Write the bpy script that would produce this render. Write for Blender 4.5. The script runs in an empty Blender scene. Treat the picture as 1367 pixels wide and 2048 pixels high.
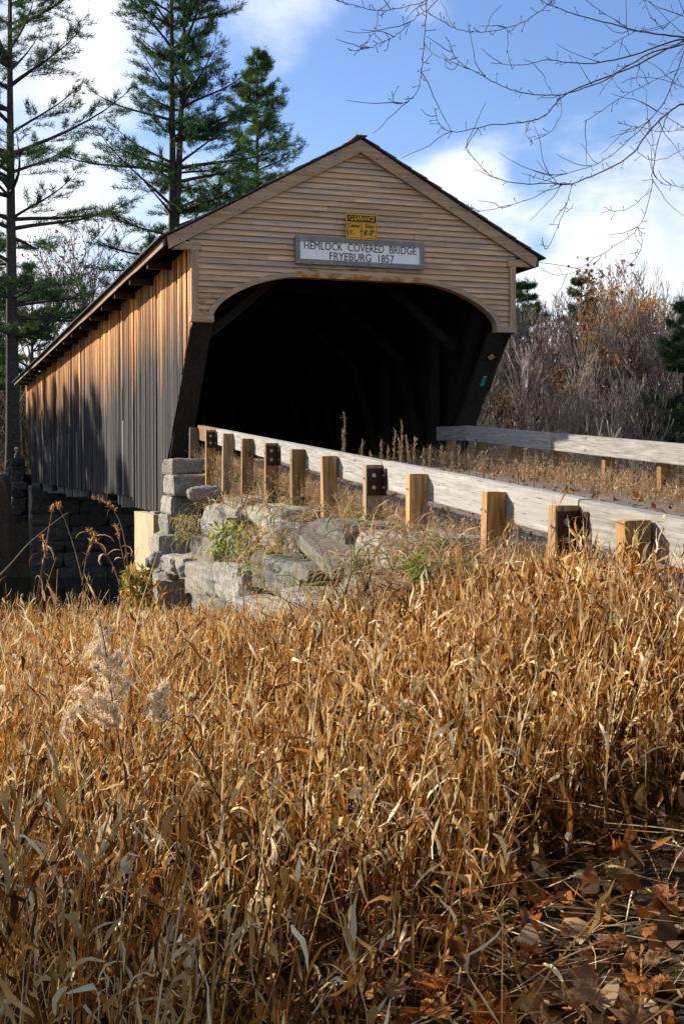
import bpy, bmesh, math, random
import numpy as np
from mathutils import Vector, Matrix, noise as mnoise

# ------------------------------------------------------------------ camera
YAW, PITCH, FPX = 0.314, 0.033, 2568.8
CX, CY, CZ = -7.289, -21.48, 0.0235
SC = bpy.context.scene
COL = SC.collection
cam = bpy.data.cameras.new('camera'); cam_o = bpy.data.objects.new('camera', cam); COL.objects.link(cam_o)
cam.sensor_fit = 'VERTICAL'; cam.sensor_height = 36.0; cam.lens = FPX / 2048 * 36.0
cam.clip_start = 0.1; cam.clip_end = 3000
cam_o.location = (CX, CY, CZ); cam_o.rotation_euler = (math.pi / 2 - PITCH, 0, -YAW)
SC.camera = cam_o
SC.view_settings.view_transform = 'Standard'; SC.view_settings.look = 'None'
SC.view_settings.gamma = 1.0; SC.view_settings.use_curve_mapping = False
SC.view_settings.exposure = 0.92
SC.cycles.max_bounces = 4; SC.cycles.diffuse_bounces = 3; SC.cycles.transmission_bounces = 3; SC.cycles.use_adaptive_sampling = True; SC.cycles.adaptive_threshold = 0.025; SC.cycles.transparent_max_bounces = 4
cY, sY, cP, sP = math.cos(YAW), math.sin(YAW), math.cos(PITCH), math.sin(PITCH)

def c2w(x, d):
    return (x * cY + d * sY + CX, -x * sY + d * cY + CY)
def w2c(X, Y):
    return ((X - CX) * cY - (Y - CY) * sY, (X - CX) * sY + (Y - CY) * cY)
def raydir(u, v):
    up = -(v - 1024) / FPX; h = cP + up * sP; z = -sP + up * cP; x = (u - 683.5) / FPX
    return x, h, z
def px(u, v, d):
    x, h, z = raydir(u, v); t = d / h
    X, Y = c2w(x * t, d)
    return Vector((X, Y, CZ + z * t))

# ------------------------------------------------------------------ light
SUN_EL = math.radians(25.0)
SUN = Vector((-0.670 * math.cos(SUN_EL), 0.742 * math.cos(SUN_EL), math.sin(SUN_EL))).normalized()
sl = bpy.data.lights.new('sun', 'SUN'); sl.energy = 5.0; sl.angle = math.radians(0.5); sl.color = (1.0, 0.90, 0.76)
so = bpy.data.objects.new('sun', sl); COL.objects.link(so)
so.rotation_euler = SUN.to_track_quat('Z', 'Y').to_euler(); so.location = (-30, 20, 40)

world = bpy.data.worlds.new('World'); SC.world = world; world.use_nodes = True
nt = world.node_tree; nt.nodes.clear()
def N(t, typ, **kw):
    n = t.nodes.new(typ)
    for k, v in kw.items():
        if k.startswith('i_'): n.inputs[int(k[2:]) if k[2:].isdigit() else k[2:].replace('_', ' ')].default_value = v
        else: setattr(n, k, v)
    return n
def mth(t, op, a, b=None, clamp=False):
    n = t.nodes.new('ShaderNodeMath'); n.operation = op; n.use_clamp = clamp
    for i, s in enumerate((a, b)):
        if s is None: continue
        if isinstance(s, (int, float)): n.inputs[i].default_value = s
        else: t.links.new(s, n.inputs[i])
    return n.outputs[0]
def build_world():
    t = nt; L = t.links.new
    sky = N(t, 'ShaderNodeTexSky', sky_type='NISHITA', sun_disc=False)
    sky.sun_elevation = SUN_EL; sky.sun_rotation = math.atan2(SUN.x, SUN.y)
    sky.air_density = 1.0; sky.dust_density = 0.6; sky.ozone_density = 2.5
    hs = N(t, 'ShaderNodeHueSaturation'); hs.inputs['Saturation'].default_value = 1.16; hs.inputs['Value'].default_value = 0.88; hs.inputs['Hue'].default_value = 0.515
    L(sky.outputs[0], hs.inputs['Color'])
    tc = N(t, 'ShaderNodeTexCoord'); D = tc.outputs['Generated']
    sp = N(t, 'ShaderNodeSeparateXYZ'); L(D, sp.inputs[0])
    # drifting cloud deck, projected on a plane overhead
    zc = mth(t, 'ADD', mth(t, 'MAXIMUM', sp.outputs[2], 0.0), 0.22)
    cb = N(t, 'ShaderNodeCombineXYZ'); L(mth(t, 'DIVIDE', sp.outputs[0], zc), cb.inputs[0]); L(mth(t, 'DIVIDE', sp.outputs[1], zc), cb.inputs[1])
    n1 = N(t, 'ShaderNodeTexNoise'); n1.inputs['Scale'].default_value = 2.3; n1.inputs['Detail'].default_value = 7; n1.inputs['Roughness'].default_value = 0.58; n1.inputs['Distortion'].default_value = 0.3
    mp = N(t, 'ShaderNodeMapping'); mp.inputs['Location'].default_value = (3.3, 1.2, 0); L(cb.outputs[0], mp.inputs[0]); L(mp.outputs[0], n1.inputs['Vector'])
    # puffy edges on the direction itself
    n2 = N(t, 'ShaderNodeTexNoise'); n2.inputs['Scale'].default_value = 16; n2.inputs['Detail'].default_value = 6; n2.inputs['Roughness'].default_value = 0.6; L(D, n2.inputs['Vector'])
    dens = mth(t, 'SUBTRACT', n1.outputs[0], 0.42)
    dens = mth(t, 'ADD', dens, mth(t, 'MULTIPLY', mth(t, 'SUBTRACT', n2.outputs[0], 0.5), 0.35))
    # more cloud low down
    low = mth(t, 'MULTIPLY', mth(t, 'SUBTRACT', 0.17, sp.outputs[2]), 2.2)
    low = mth(t, 'MINIMUM', mth(t, 'MAXIMUM', low, -0.03), 0.32)
    dens = mth(t, 'ADD', dens, low)
    # the cloud banks and the clear patches of this day
    for (u, v, rad, a) in [(600, 25, 0.06, 0.40), (930, 345, 0.042, 0.30), (1230, 430, 0.09, 0.16), (90, 470, 0.07, 0.22), (850, 20, 0.035, 0.34), (130, 120, 0.06, 0.34),
                           (1150, 140, 0.11, -0.32), (820, 190, 0.085, -0.32), (700, 130, 0.05, -0.15), (1290, 500, 0.10, 0.2), (960, 400, 0.04, 0.12), (1050, 345, 0.014, -0.22), (1075, 490, 0.014, -0.22), (560, 240, 0.05, -0.22), (330, 260, 0.05, -0.1)]:
        x, h, z = raydir(u, v); w = Vector((x * cY + h * sY, -x * sY + h * cY, z)).normalized()
        vd = N(t, 'ShaderNodeVectorMath', operation='DISTANCE'); L(D, vd.inputs[0]); vd.inputs[1].default_value = w
        q = mth(t, 'DIVIDE', vd.outputs['Value'], rad); g = mth(t, 'POWER', 2.718, mth(t, 'MULTIPLY', mth(t, 'MULTIPLY', q, q), -1.0))
        dens = mth(t, 'ADD', dens, mth(t, 'MULTIPLY', g, a))
    cr = N(t, 'ShaderNodeValToRGB'); cr.color_ramp.interpolation = 'EASE'
    cr.color_ramp.elements[0].position = 0.0; cr.color_ramp.elements[0].color = (0, 0, 0, 1)
    cr.color_ramp.elements[1].position = 0.46; cr.color_ramp.elements[1].color = (1, 1, 1, 1)
    L(mth(t, 'ADD', dens, 0.10), cr.inputs[0])
    # grey-blue cloud bellies where the deck is thick
    n3 = N(t, 'ShaderNodeTexNoise'); n3.inputs['Scale'].default_value = 7; n3.inputs['Detail'].default_value = 6; L(D, n3.inputs['Vector'])
    cc = N(t, 'ShaderNodeValToRGB'); e = cc.color_ramp.elements
    e[0].position = 0.38; e[0].color = (3.7, 4.2, 5.2, 1); e[1].position = 0.60; e[1].color = (6.0, 6.0, 6.0, 1)
    L(n3.outputs[0], cc.inputs[0])
    mx = N(t, 'ShaderNodeMix', data_type='RGBA'); L(cr.outputs[0], mx.inputs['Factor']); L(hs.outputs[0], mx.inputs['A']); L(cc.outputs[0], mx.inputs['B'])
    bg = N(t, 'ShaderNodeBackground'); bg.inputs['Strength'].default_value = 0.115; L(mx.outputs['Result'], bg.inputs['Color'])
    out = N(t, 'ShaderNodeOutputWorld'); L(bg.outputs[0], out.inputs[0])
build_world()
world.cycles.sampling_method = 'MANUAL'; world.cycles.sample_map_resolution = 512

# ------------------------------------------------------------------ helpers
RNG = np.random.default_rng(11)
random.seed(5)
def tag(o, label=None, cat=None, group=None, kind=None):
    if label: o['label'] = label
    if cat: o['category'] = cat
    if group: o['group'] = group
    if kind: o['kind'] = kind
    return o
def put(name, me, mat=None, parent=None, mw=None):
    o = bpy.data.objects.new(name, me); COL.objects.link(o)
    if mat is not None and not me.materials:
        me.materials.append(mat)
    if parent is not None:
        o.parent = parent
        if 'pinv' in parent: pass
        o.matrix_parent_inverse = WM[parent.name].inverted()
    if mw is not None: o.matrix_basis = mw
    WM[o.name] = (mw if mw is not None else Matrix.Identity(4))
    return o
WM = {}
def empty(name, loc=(0, 0, 0)):
    o = bpy.data.objects.new(name, None); COL.objects.link(o); o.location = loc; o.empty_display_size = 0.3
    WM[o.name] = Matrix.Translation(loc)
    return o
def pymesh(name, v, f, smooth=False):
    me = bpy.data.meshes.new(name); me.from_pydata([tuple(p) for p in v], [], f); me.update()
    if smooth: me.polygons.foreach_set('use_smooth', [True] * len(me.polygons))
    return me
def npmesh(name, v, f, col=None, smooth=False):
    """v (n,3), f (m,k) all faces of k corners, col (n,3) optional own colour per vertex"""
    v = np.ascontiguousarray(v, np.float32); f = np.ascontiguousarray(f, np.int32)
    me = bpy.data.meshes.new(name); k = f.shape[1]
    me.vertices.add(len(v)); me.vertices.foreach_set('co', v.ravel())
    me.loops.add(f.size); me.loops.foreach_set('vertex_index', f.ravel())
    me.polygons.add(len(f)); me.polygons.foreach_set('loop_start', np.arange(0, f.size, k, dtype=np.int32))
    if smooth: me.polygons.foreach_set('use_smooth', np.ones(len(f), bool))
    me.update()
    if col is not None:
        a = me.attributes.new('col', 'FLOAT_COLOR', 'POINT')
        c = np.ones((len(v), 4), np.float32); c[:, :3] = col; a.data.foreach_set('color', c.ravel())
    return me
BOXF = [(0, 3, 2, 1), (4, 5, 6, 7), (0, 1, 5, 4), (1, 2, 6, 5), (2, 3, 7, 6), (3, 0, 4, 7)]
def hexa(name, p, mat, parent=None):   # p: 8 points, bottom ring (ccw from above) then top ring
    return put(name, pymesh(name, p, BOXF), mat, parent)
def boxpts(x0, x1, y0, y1, z0, z1):
    return [(x0, y0, z0), (x1, y0, z0), (x1, y1, z0), (x0, y1, z0), (x0, y0, z1), (x1, y0, z1), (x1, y1, z1), (x0, y1, z1)]
def box(name, x0, x1, y0, y1, z0, z1, mat, parent=None):
    return hexa(name, boxpts(x0, x1, y0, y1, z0, z1), mat, parent)
def bevbox(name, sx, sy, sz, bev, seg=2):
    bm = bmesh.new(); bmesh.ops.create_cube(bm, size=1.0)
    bmesh.ops.scale(bm, vec=(sx, sy, sz), verts=bm.verts)
    bmesh.ops.bevel(bm, geom=list(bm.edges), offset=bev, segments=seg, affect='EDGES', profile=0.6)
    me = bpy.data.meshes.new(name); bm.to_mesh(me); bm.free(); return me
def bar(name, a, b, w, h, mat, parent=None, up=(0, 0, 1)):   # straight timber from a to b
    a, b = Vector(a), Vector(b); x = (b - a); L = x.length; x.normalize(); up = Vector(up)
    y = up.cross(x).normalized(); z = x.cross(y)
    me = bevbox(name, L, w, h, min(w, h) * 0.05, 1)
    m = Matrix((x, y, z)).transposed().to_4x4(); m.translation = (a + b) / 2
    return put(name, me, mat, parent, m)
def smooth(a, b, x):
    t = np.clip((x - a) / (b - a), 0, 1); return t * t * (3 - 2 * t)

# ------------------------------------------------------------------ materials
def newmat(name):
    m = bpy.data.materials.new(name); m.use_nodes = True; t = m.node_tree; t.nodes.clear()
    out = t.nodes.new('ShaderNodeOutputMaterial'); b = t.nodes.new('ShaderNodeBsdfPrincipled')
    t.links.new(b.outputs[0], out.inputs[0]); b.inputs['Specular IOR Level'].default_value = 0.25
    return m, t, b, out
def ramp(t, fac, stops, interp='LINEAR'):
    r = t.nodes.new('ShaderNodeValToRGB'); r.color_ramp.interpolation = interp
    e = r.color_ramp.elements
    while len(e) < len(stops): e.new(0.5)
    for i, (p, c) in enumerate(stops):
        e[i].position = p; e[i].color = (*c, 1) if len(c) == 3 else c
    t.links.new(fac, r.inputs[0]); return r.outputs[0]
def mix(t, fac, a, b, typ='MIX'):
    n = t.nodes.new('ShaderNodeMix'); n.data_type = 'RGBA'; n.blend_type = typ
    for s, v in (('Factor', fac), ('A', a), ('B', b)):
        if isinstance(v, (int, float)): n.inputs[s].default_value = v
        elif isinstance(v, tuple): n.inputs[s].default_value = (*v, 1)
        else: t.links.new(v, n.inputs[s])
    return n.outputs['Result']
def coords(t, scale, rand=True):
    tc = t.nodes.new('ShaderNodeTexCoord'); src = tc.outputs['Object']
    oi = t.nodes.new('ShaderNodeObjectInfo')
    if rand:
        va = t.nodes.new('ShaderNodeVectorMath'); va.operation = 'ADD'; t.links.new(src, va.inputs[0])
        cb = t.nodes.new('ShaderNodeCombineXYZ')
        for i, k in enumerate((37.0, 53.0, 71.0)): t.links.new(mth(t, 'MULTIPLY', oi.outputs['Random'], k), cb.inputs[i])
        t.links.new(cb.outputs[0], va.inputs[1]); src = va.outputs[0]
    mp = t.nodes.new('ShaderNodeMapping'); mp.inputs['Scale'].default_value = scale; t.links.new(src, mp.inputs[0])
    return mp.outputs[0], oi.outputs['Random'], tc.outputs['Object']
def noi(t, vec, scale, detail=5, rough=0.6, dist=0.0):
    n = t.nodes.new('ShaderNodeTexNoise'); n.inputs['Scale'].default_value = scale; n.inputs['Detail'].default_value = detail
    n.inputs['Roughness'].default_value = rough; n.inputs['Distortion'].default_value = dist
    t.links.new(vec, n.inputs['Vector']); return n.outputs[0]
def bump(t, b, h, strength, dist=0.01):
    n = t.nodes.new('ShaderNodeBump'); n.inputs['Strength'].default_value = strength; n.inputs['Distance'].default_value = dist
    t.links.new(h, n.inputs['Height']); t.links.new(n.outputs[0], b.inputs['Normal'])
def wood(name, grain, light, dark, grey, greyamt=0.5, var=0.25, rough=0.85, stain=None, knots=None):
    m, t, b, _ = newmat(name)
    v, rnd, obj = coords(t, grain)
    g = noi(t, v, 1.0, 7, 0.65, 0.2)
    c = ramp(t, g, [(0.3, dark), (0.5, tuple((a + d) / 2 for a, d in zip(light, dark))), (0.68, light)])
    mp2 = t.nodes.new('ShaderNodeMapping'); mp2.inputs['Scale'].default_value = tuple(s * 0.16 + 0.35 for s in grain); t.links.new(v, mp2.inputs[0])
    v2, _, _ = coords(t, tuple(s * 0.12 + 0.6 for s in grain))
    p = noi(t, v2, 1.0, 5, 0.6)
    pf = mth(t, 'ADD', p, mth(t, 'MULTIPLY', mth(t, 'SUBTRACT', rnd, 0.5), 0.30))
    gf = ramp(t, pf, [(0.62 - 0.3 * greyamt, (0, 0, 0)), (0.78 - 0.25 * greyamt, (1, 1, 1))])
    gc = mix(t, g, tuple(x * 0.6 for x in grey), grey)
    c = mix(t, mth(t, 'MULTIPLY', gf, 0.85), c, gc)
    if knots:
        v3, _, _ = coords(t, knots); vo = t.nodes.new('ShaderNodeTexVoronoi'); vo.inputs['Scale'].default_value = 1.0; t.links.new(v3, vo.inputs['Vector'])
        kf = ramp(t, vo.outputs['Distance'], [(0.05, (1, 1, 1)), (0.13, (0, 0, 0))]); c = mix(t, mth(t, 'MULTIPLY', kf, 0.8), c, tuple(x * 0.35 for x in dark))
        v4, _, _ = coords(t, tuple(q * 2.2 for q in grain)); ck = ramp(t, noi(t, v4, 1.0, 3, 0.5), [(0.33, (1, 1, 1)), (0.37, (0, 0, 0))]); c = mix(t, mth(t, 'MULTIPLY', ck, 0.75), c, tuple(x * 0.3 for x in dark))
    if stain: c = stain(t, c, obj)
    hv = t.nodes.new('ShaderNodeHueSaturation'); t.links.new(c, hv.inputs['Color'])
    t.links.new(mth(t, 'ADD', mth(t, 'MULTIPLY', mth(t, 'SUBTRACT', rnd, 0.5), var * 2), 1.0), hv.inputs['Value'])
    t.links.new(hv.outputs[0], b.inputs['Base Color']); b.inputs['Roughness'].default_value = rough
    bump(t, b, g, 0.5, 0.006)
    return m
def simple(name, col, rough=0.8, var=0.0, metal=0.0, nscale=None, spread=0.4):
    m, t, b, _ = newmat(name)
    b.inputs['Roughness'].default_value = rough; b.inputs['Metallic'].default_value = metal
    v, rnd, obj = coords(t, (1, 1, 1))
    g = noi(t, v, nscale or 6.0, 6, 0.65)
    c = ramp(t, g, [(0.3, tuple(x * (1 - spread) for x in col)), (0.7, tuple(min(1, x * (1 + spread)) for x in col))])
    if var:
        hv = t.nodes.new('ShaderNodeHueSaturation'); t.links.new(c, hv.inputs['Color'])
        t.links.new(mth(t, 'ADD', mth(t, 'MULTIPLY', mth(t, 'SUBTRACT', rnd, 0.5), var * 2), 1.0), hv.inputs['Value']); c = hv.outputs[0]
    t.links.new(c, b.inputs['Base Color'])
    return m
def leafmat(name, trans=0.4, rough=0.7, attr=True, cols=None):
    """thin plant tissue: own colour from the 'col' attribute or a per-object ramp, lit through from behind"""
    m, t, b, out = newmat(name)
    if attr:
        a = t.nodes.new('ShaderNodeAttribute'); a.attribute_name = 'col'; c = a.outputs['Color']
    else:
        v, rnd, obj = coords(t, (1, 1, 1))
        c = ramp(t, rnd, cols); g = noi(t, v, 22.0, 5, 0.7); c = mix(t, 1.0, c, ramp(t, g, [(0.3, (0.45, 0.42, 0.4)), (0.65, (1.1, 1.1, 1.1))]), 'MULTIPLY')
    t.links.new(c, b.inputs['Base Color']); b.inputs['Roughness'].default_value = rough; b.inputs['Specular IOR Level'].default_value = 0.04
    tr = t.nodes.new('ShaderNodeBsdfTranslucent'); t.links.new(c, tr.inputs['Color'])
    ms = t.nodes.new('ShaderNodeMixShader'); ms.inputs[0].default_value = trans
    t.links.new(b.outputs[0], ms.inputs[1]); t.links.new(tr.outputs[0], ms.inputs[2]); t.links.new(ms.outputs[0], out.inputs[0])
    return m
def rust(t, c, obj):
    mp = t.nodes.new('ShaderNodeMapping'); mp.inputs['Scale'].default_value = (3.2, 1, 5.0); t.links.new(obj, mp.inputs[0])
    r = noi(t, mp.outputs[0], 1.6, 6, 0.7)
    f = ramp(t, r, [(0.42, (0, 0, 0)), (0.58, (1, 1, 1))])
    return mix(t, mth(t, 'MULTIPLY', f, 0.85), c, (0.30, 0.085, 0.012))
def pitchstain(t, c, obj):     # resin-brown runs at the left foot of the gable boards
    s = t.nodes.new('ShaderNodeSeparateXYZ'); t.links.new(obj, s.inputs[0])
    mp = t.nodes.new('ShaderNodeMapping'); mp.inputs['Scale'].default_value = (4.0, 1, 11.0); t.links.new(obj, mp.inputs[0])
    r = noi(t, mp.outputs[0], 1.3, 4, 0.6)
    f = ramp(t, r, [(0.52, (0, 0, 0)), (0.66, (1, 1, 1))])
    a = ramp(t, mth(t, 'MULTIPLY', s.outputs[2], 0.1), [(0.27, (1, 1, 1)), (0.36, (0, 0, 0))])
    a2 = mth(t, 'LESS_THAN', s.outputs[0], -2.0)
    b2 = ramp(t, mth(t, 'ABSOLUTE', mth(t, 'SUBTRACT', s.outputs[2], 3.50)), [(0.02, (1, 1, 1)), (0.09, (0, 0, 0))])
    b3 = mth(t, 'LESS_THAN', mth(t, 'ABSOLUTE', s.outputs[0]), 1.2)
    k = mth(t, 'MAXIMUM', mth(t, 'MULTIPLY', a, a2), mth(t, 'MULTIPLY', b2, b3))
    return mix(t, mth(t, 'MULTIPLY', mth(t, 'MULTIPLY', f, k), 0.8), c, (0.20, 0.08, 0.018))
M = {}
M['clap'] = wood('weathered_cedar_clapboard', (1.1, 30, 42), (0.82, 0.55, 0.315), (0.42, 0.24, 0.12), (0.40, 0.33, 0.27), 0.40, 0.20, stain=pitchstain)
M['trim'] = wood('weathered_trim_wood', (1.5, 26, 30), (0.58, 0.39, 0.225), (0.28, 0.175, 0.095), (0.34, 0.27, 0.21), 0.40, 0.10)
M['trimv'] = wood('weathered_corner_trim', (26, 26, 1.5), (0.58, 0.39, 0.225), (0.28, 0.175, 0.095), (0.34, 0.27, 0.21), 0.40, 0.10)
M['rust'] = wood('rust_stained_trim', (1.5, 26, 30), (0.70, 0.46, 0.22), (0.42, 0.25, 0.12), (0.45, 0.34, 0.22), 0.2, 0.05, stain=rust)
M['frame'] = wood('grey_sign_frame', (9, 9, 9), (0.34, 0.30, 0.26), (0.16, 0.14, 0.12), (0.27, 0.26, 0.25), 0.9, 0.1)
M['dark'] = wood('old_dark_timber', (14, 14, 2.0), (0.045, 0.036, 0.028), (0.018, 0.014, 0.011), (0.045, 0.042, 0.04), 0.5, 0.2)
M['shingle'] = wood('weathered_roof_shingle', (18, 6, 18), (0.13, 0.11, 0.095), (0.045, 0.04, 0.036), (0.17, 0.16, 0.15), 0.7, 0.2)
M['fascia'] = wood('eave_board', (20, 1.2, 20), (0.36, 0.24, 0.14), (0.16, 0.10, 0.06), (0.26, 0.23, 0.2), 0.6, 0.2)
def wallmat():
    m, t, b, _ = newmat('weathered_board_siding')
    v, rnd, obj = coords(t, (26, 26, 0.9))
    g = noi(t, v, 1.0, 7, 0.7, 0.25)
    s = t.nodes.new('ShaderNodeSeparateXYZ'); t.links.new(obj, s.inputs[0])
    v2, _, _ = coords(t, (6, 2.2, 0.35)); p = noi(t, v2, 1.0, 5, 0.65)
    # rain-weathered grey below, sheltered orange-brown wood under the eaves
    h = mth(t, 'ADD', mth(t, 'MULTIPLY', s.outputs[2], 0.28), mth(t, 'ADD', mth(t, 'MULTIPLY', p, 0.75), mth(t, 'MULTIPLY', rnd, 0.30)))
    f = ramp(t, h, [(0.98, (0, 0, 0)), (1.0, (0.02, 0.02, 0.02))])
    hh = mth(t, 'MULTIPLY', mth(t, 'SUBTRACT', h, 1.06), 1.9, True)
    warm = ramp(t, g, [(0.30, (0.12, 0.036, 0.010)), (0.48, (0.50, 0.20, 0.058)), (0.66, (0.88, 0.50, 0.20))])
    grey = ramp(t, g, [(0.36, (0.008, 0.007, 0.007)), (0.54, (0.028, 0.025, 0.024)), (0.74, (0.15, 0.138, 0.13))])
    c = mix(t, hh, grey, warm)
    hv = t.nodes.new('ShaderNodeHueSaturation'); t.links.new(c, hv.inputs['Color'])
    t.links.new(mth(t, 'ADD', mth(t, 'MULTIPLY', mth(t, 'SUBTRACT', rnd, 0.5), 0.9), 1.0), hv.inputs['Value'])
    t.links.new(hv.outputs[0], b.inputs['Base Color']); b.inputs['Roughness'].default_value = 0.9
    bump(t, b, g, 0.6, 0.008); return m
M['wall'] = wallmat()
M['wallnew'] = wood('grey_replacement_board', (26, 26, 0.9), (0.36, 0.34, 0.32), (0.16, 0.15, 0.14), (0.30, 0.29, 0.28), 0.8, 0.15)
M['rail'] = wood('silvered_rail_timber', (2.2, 34, 42), (0.42, 0.40, 0.37), (0.17, 0.16, 0.145), (0.34, 0.33, 0.315), 0.35, 0.16, knots=(1.5, 5.0, 5.0))
M['post'] = wood('treated_post_timber', (34, 34, 2.2), (0.54, 0.32, 0.125), (0.13, 0.06, 0.02), (0.26, 0.19, 0.12), 0.42, 0.4, knots=(5, 5, 2.2))
M['postshade'] = wood('shade_dark_post_timber', (24, 24, 1.8), (0.20, 0.15, 0.10), (0.08, 0.055, 0.035), (0.17, 0.15, 0.13), 0.5, 0.1)  # darker post timber; the portal's shade is put into its colour
M['steel'] = simple('brown_steel_bracket', (0.050, 0.024, 0.016), 0.55, 0.0, 0.3, 30)
M['zinc'] = simple('zinc_bolt', (0.42, 0.41, 0.40), 0.4, 0.0, 0.8, 60, 0.15)
M['concrete'] = wood('tan_concrete', (5, 5, 1.2), (0.56, 0.43, 0.26), (0.36, 0.265, 0.155), (0.30, 0.25, 0.17), 0.25, 0.05)
def stonemat():
    m, t, b, _ = newmat('split_granite')
    v, rnd, obj = coords(t, (1, 1, 1))
    a = noi(t, v, 4.5, 9, 0.75); k = noi(t, v, 30.0, 5, 0.8)
    v2, _, _ = coords(t, (16, 16, 6.0)); st = noi(t, v2, 1.0, 6, 0.75)
    c = ramp(t, a, [(0.3, (0.11, 0.105, 0.095)), (0.5, (0.25, 0.24, 0.21)), (0.68, (0.46, 0.435, 0.375))])
    c = mix(t, 0.55, c, ramp(t, st, [(0.34, (0.06, 0.06, 0.055)), (0.62, (0.42, 0.405, 0.36))]))
    c = mix(t, mth(t, 'MULTIPLY', ramp(t, k, [(0.50, (0, 0, 0)), (0.57, (1, 1, 1))]), 0.6), c, (0.09, 0.09, 0.085))
    w = ramp(t, noi(t, v, 1.3, 3, 0.5), [(0.45, (0, 0, 0)), (0.65, (1, 1, 1))])
    c = mix(t, mth(t, 'MULTIPLY', w, 0.6), c, (0.42, 0.345, 0.22))
    hv = t.nodes.new('ShaderNodeHueSaturation'); t.links.new(c, hv.inputs['Color'])
    t.links.new(mth(t, 'ADD', mth(t, 'MULTIPLY', mth(t, 'SUBTRACT', rnd, 0.5), 0.75), 0.92), hv.inputs['Value'])
    t.links.new(hv.outputs[0], b.inputs['Base Color']); b.inputs['Roughness'].default_value = 0.92
    bump(t, b, mth(t, 'ADD', mth(t, 'MULTIPLY', st, 1.0), mth(t, 'MULTIPLY', k, 0.8)), 0.9, 0.022); return m
M['stone'] = stonemat()
M['stoneshade'] = simple('shade_dark_stone', (0.045, 0.042, 0.036), 0.8, 0.3, 0, 7, 0.5)  # under-bridge shade put into the stones' near-black colour
M['concreteshade'] = simple('shade_dark_concrete', (0.10, 0.085, 0.06), 0.9, 0, 0, 4, 0.4)  # concrete darkened in colour to stand in for the under-bridge shade
def groundmat():
    m, t, b, _ = newmat('leaf_strewn_soil')
    v, rnd, obj = coords(t, (1, 1, 1), False)
    a = noi(t, v, 0.5, 6, 0.6); k = noi(t, v, 14.0, 6, 0.75); k2 = noi(t, v, 45.0, 3, 0.7)
    c = ramp(t, k, [(0.3, (0.014, 0.009, 0.005)), (0.5, (0.045, 0.028, 0.015)), (0.68, (0.13, 0.08, 0.04))])
    c = mix(t, ramp(t, k2, [(0.55, (0, 0, 0)), (0.7, (0.6, 0.6, 0.6))]), c, (0.28, 0.16, 0.07))
    c = mix(t, mth(t, 'MULTIPLY', ramp(t, a, [(0.5, (0, 0, 0)), (0.65, (1, 1, 1))]), 0.3), c, (0.07, 0.085, 0.025))
    t.links.new(c, b.inputs['Base Color']); b.inputs['Roughness'].default_value = 0.95
    bump(t, b, mth(t, 'ADD', k, k2), 1.0, 0.05); return m
M['ground'] = groundmat()
M['road'] = simple('leafy_gravel', (0.15, 0.115, 0.085), 0.95, 0, 0, 26, 0.7)
def watermat():
    m, t, b, _ = newmat('dark_river_water')
    b.inputs['Base Color'].default_value = (0.006, 0.008, 0.007, 1); b.inputs['Roughness'].default_value = 0.08
    b.inputs['Specular IOR Level'].default_value = 0.5
    v, r, o = coords(t, (1, 1, 1), False); bump(t, b, noi(t, v, 1.4, 4, 0.5), 0.25, 0.05); return m
M['water'] = watermat()
M['straw'] = leafmat('dry_grass_blade', 0.26)
M['litter'] = leafmat('dead_leaf_litter', 0.15)
M['needle'] = leafmat('pine_needles', 0.30, 0.6)
M['foliage'] = leafmat('autumn_foliage', 0.35)
M['bigleaf'] = leafmat('fallen_leaf', 0.2, 0.65, False, [(0.0, (0.26, 0.075, 0.018)), (0.25, (0.40, 0.20, 0.075)), (0.5, (0.50, 0.135, 0.018)), (0.7, (0.56, 0.33, 0.15)), (0.85, (0.20, 0.07, 0.022)), (1.0, (0.62, 0.42, 0.2))])
M['pinebark'] = simple('dark_pine_bark', (0.055, 0.043, 0.037), 0.95, 0, 0, 9, 0.6)
M['greybark'] = simple('grey_bark', (0.205, 0.16, 0.125), 0.9, 0.7, 0, 5, 0.45)
M['palebark'] = simple('pale_grey_bark', (0.34, 0.285, 0.235), 0.9, 0.35, 0, 4, 0.5)
M['twig'] = simple('brown_twig_bark', (0.10, 0.082, 0.07), 0.85, 0.1, 0, 14, 0.4)
M['weed'] = simple('dry_weed_stalk', (0.24, 0.16, 0.085), 0.9, 0.2, 0, 30, 0.4)
M['fluff'] = simple('seed_fluff', (0.62, 0.53, 0.43), 0.95, 0.1, 0, 30, 0.25)
M['darkstem'] = simple('dark_weed_stem', (0.075, 0.045, 0.026), 0.9, 0, 0, 30, 0.3)
M['white'] = simple('white_sign_paint', (0.90, 0.86, 0.79), 0.55, 0, 0, 3, 0.04)
M['black'] = simple('black_sign_paint', (0.012, 0.012, 0.012), 0.6, 0, 0, 3, 0.1)
M['yellow'] = simple('amber_sign_paint', (0.74, 0.36, 0.012), 0.5, 0, 0, 4, 0.10)
M['orange'] = simple('orange_reflector_paint', (0.85, 0.34, 0.16), 0.5, 0, 0, 8, 0.1)
M['green'] = simple('green_sign_paint', (0.0, 0.30, 0.19), 0.5, 0, 0, 8, 0.1)

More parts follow.
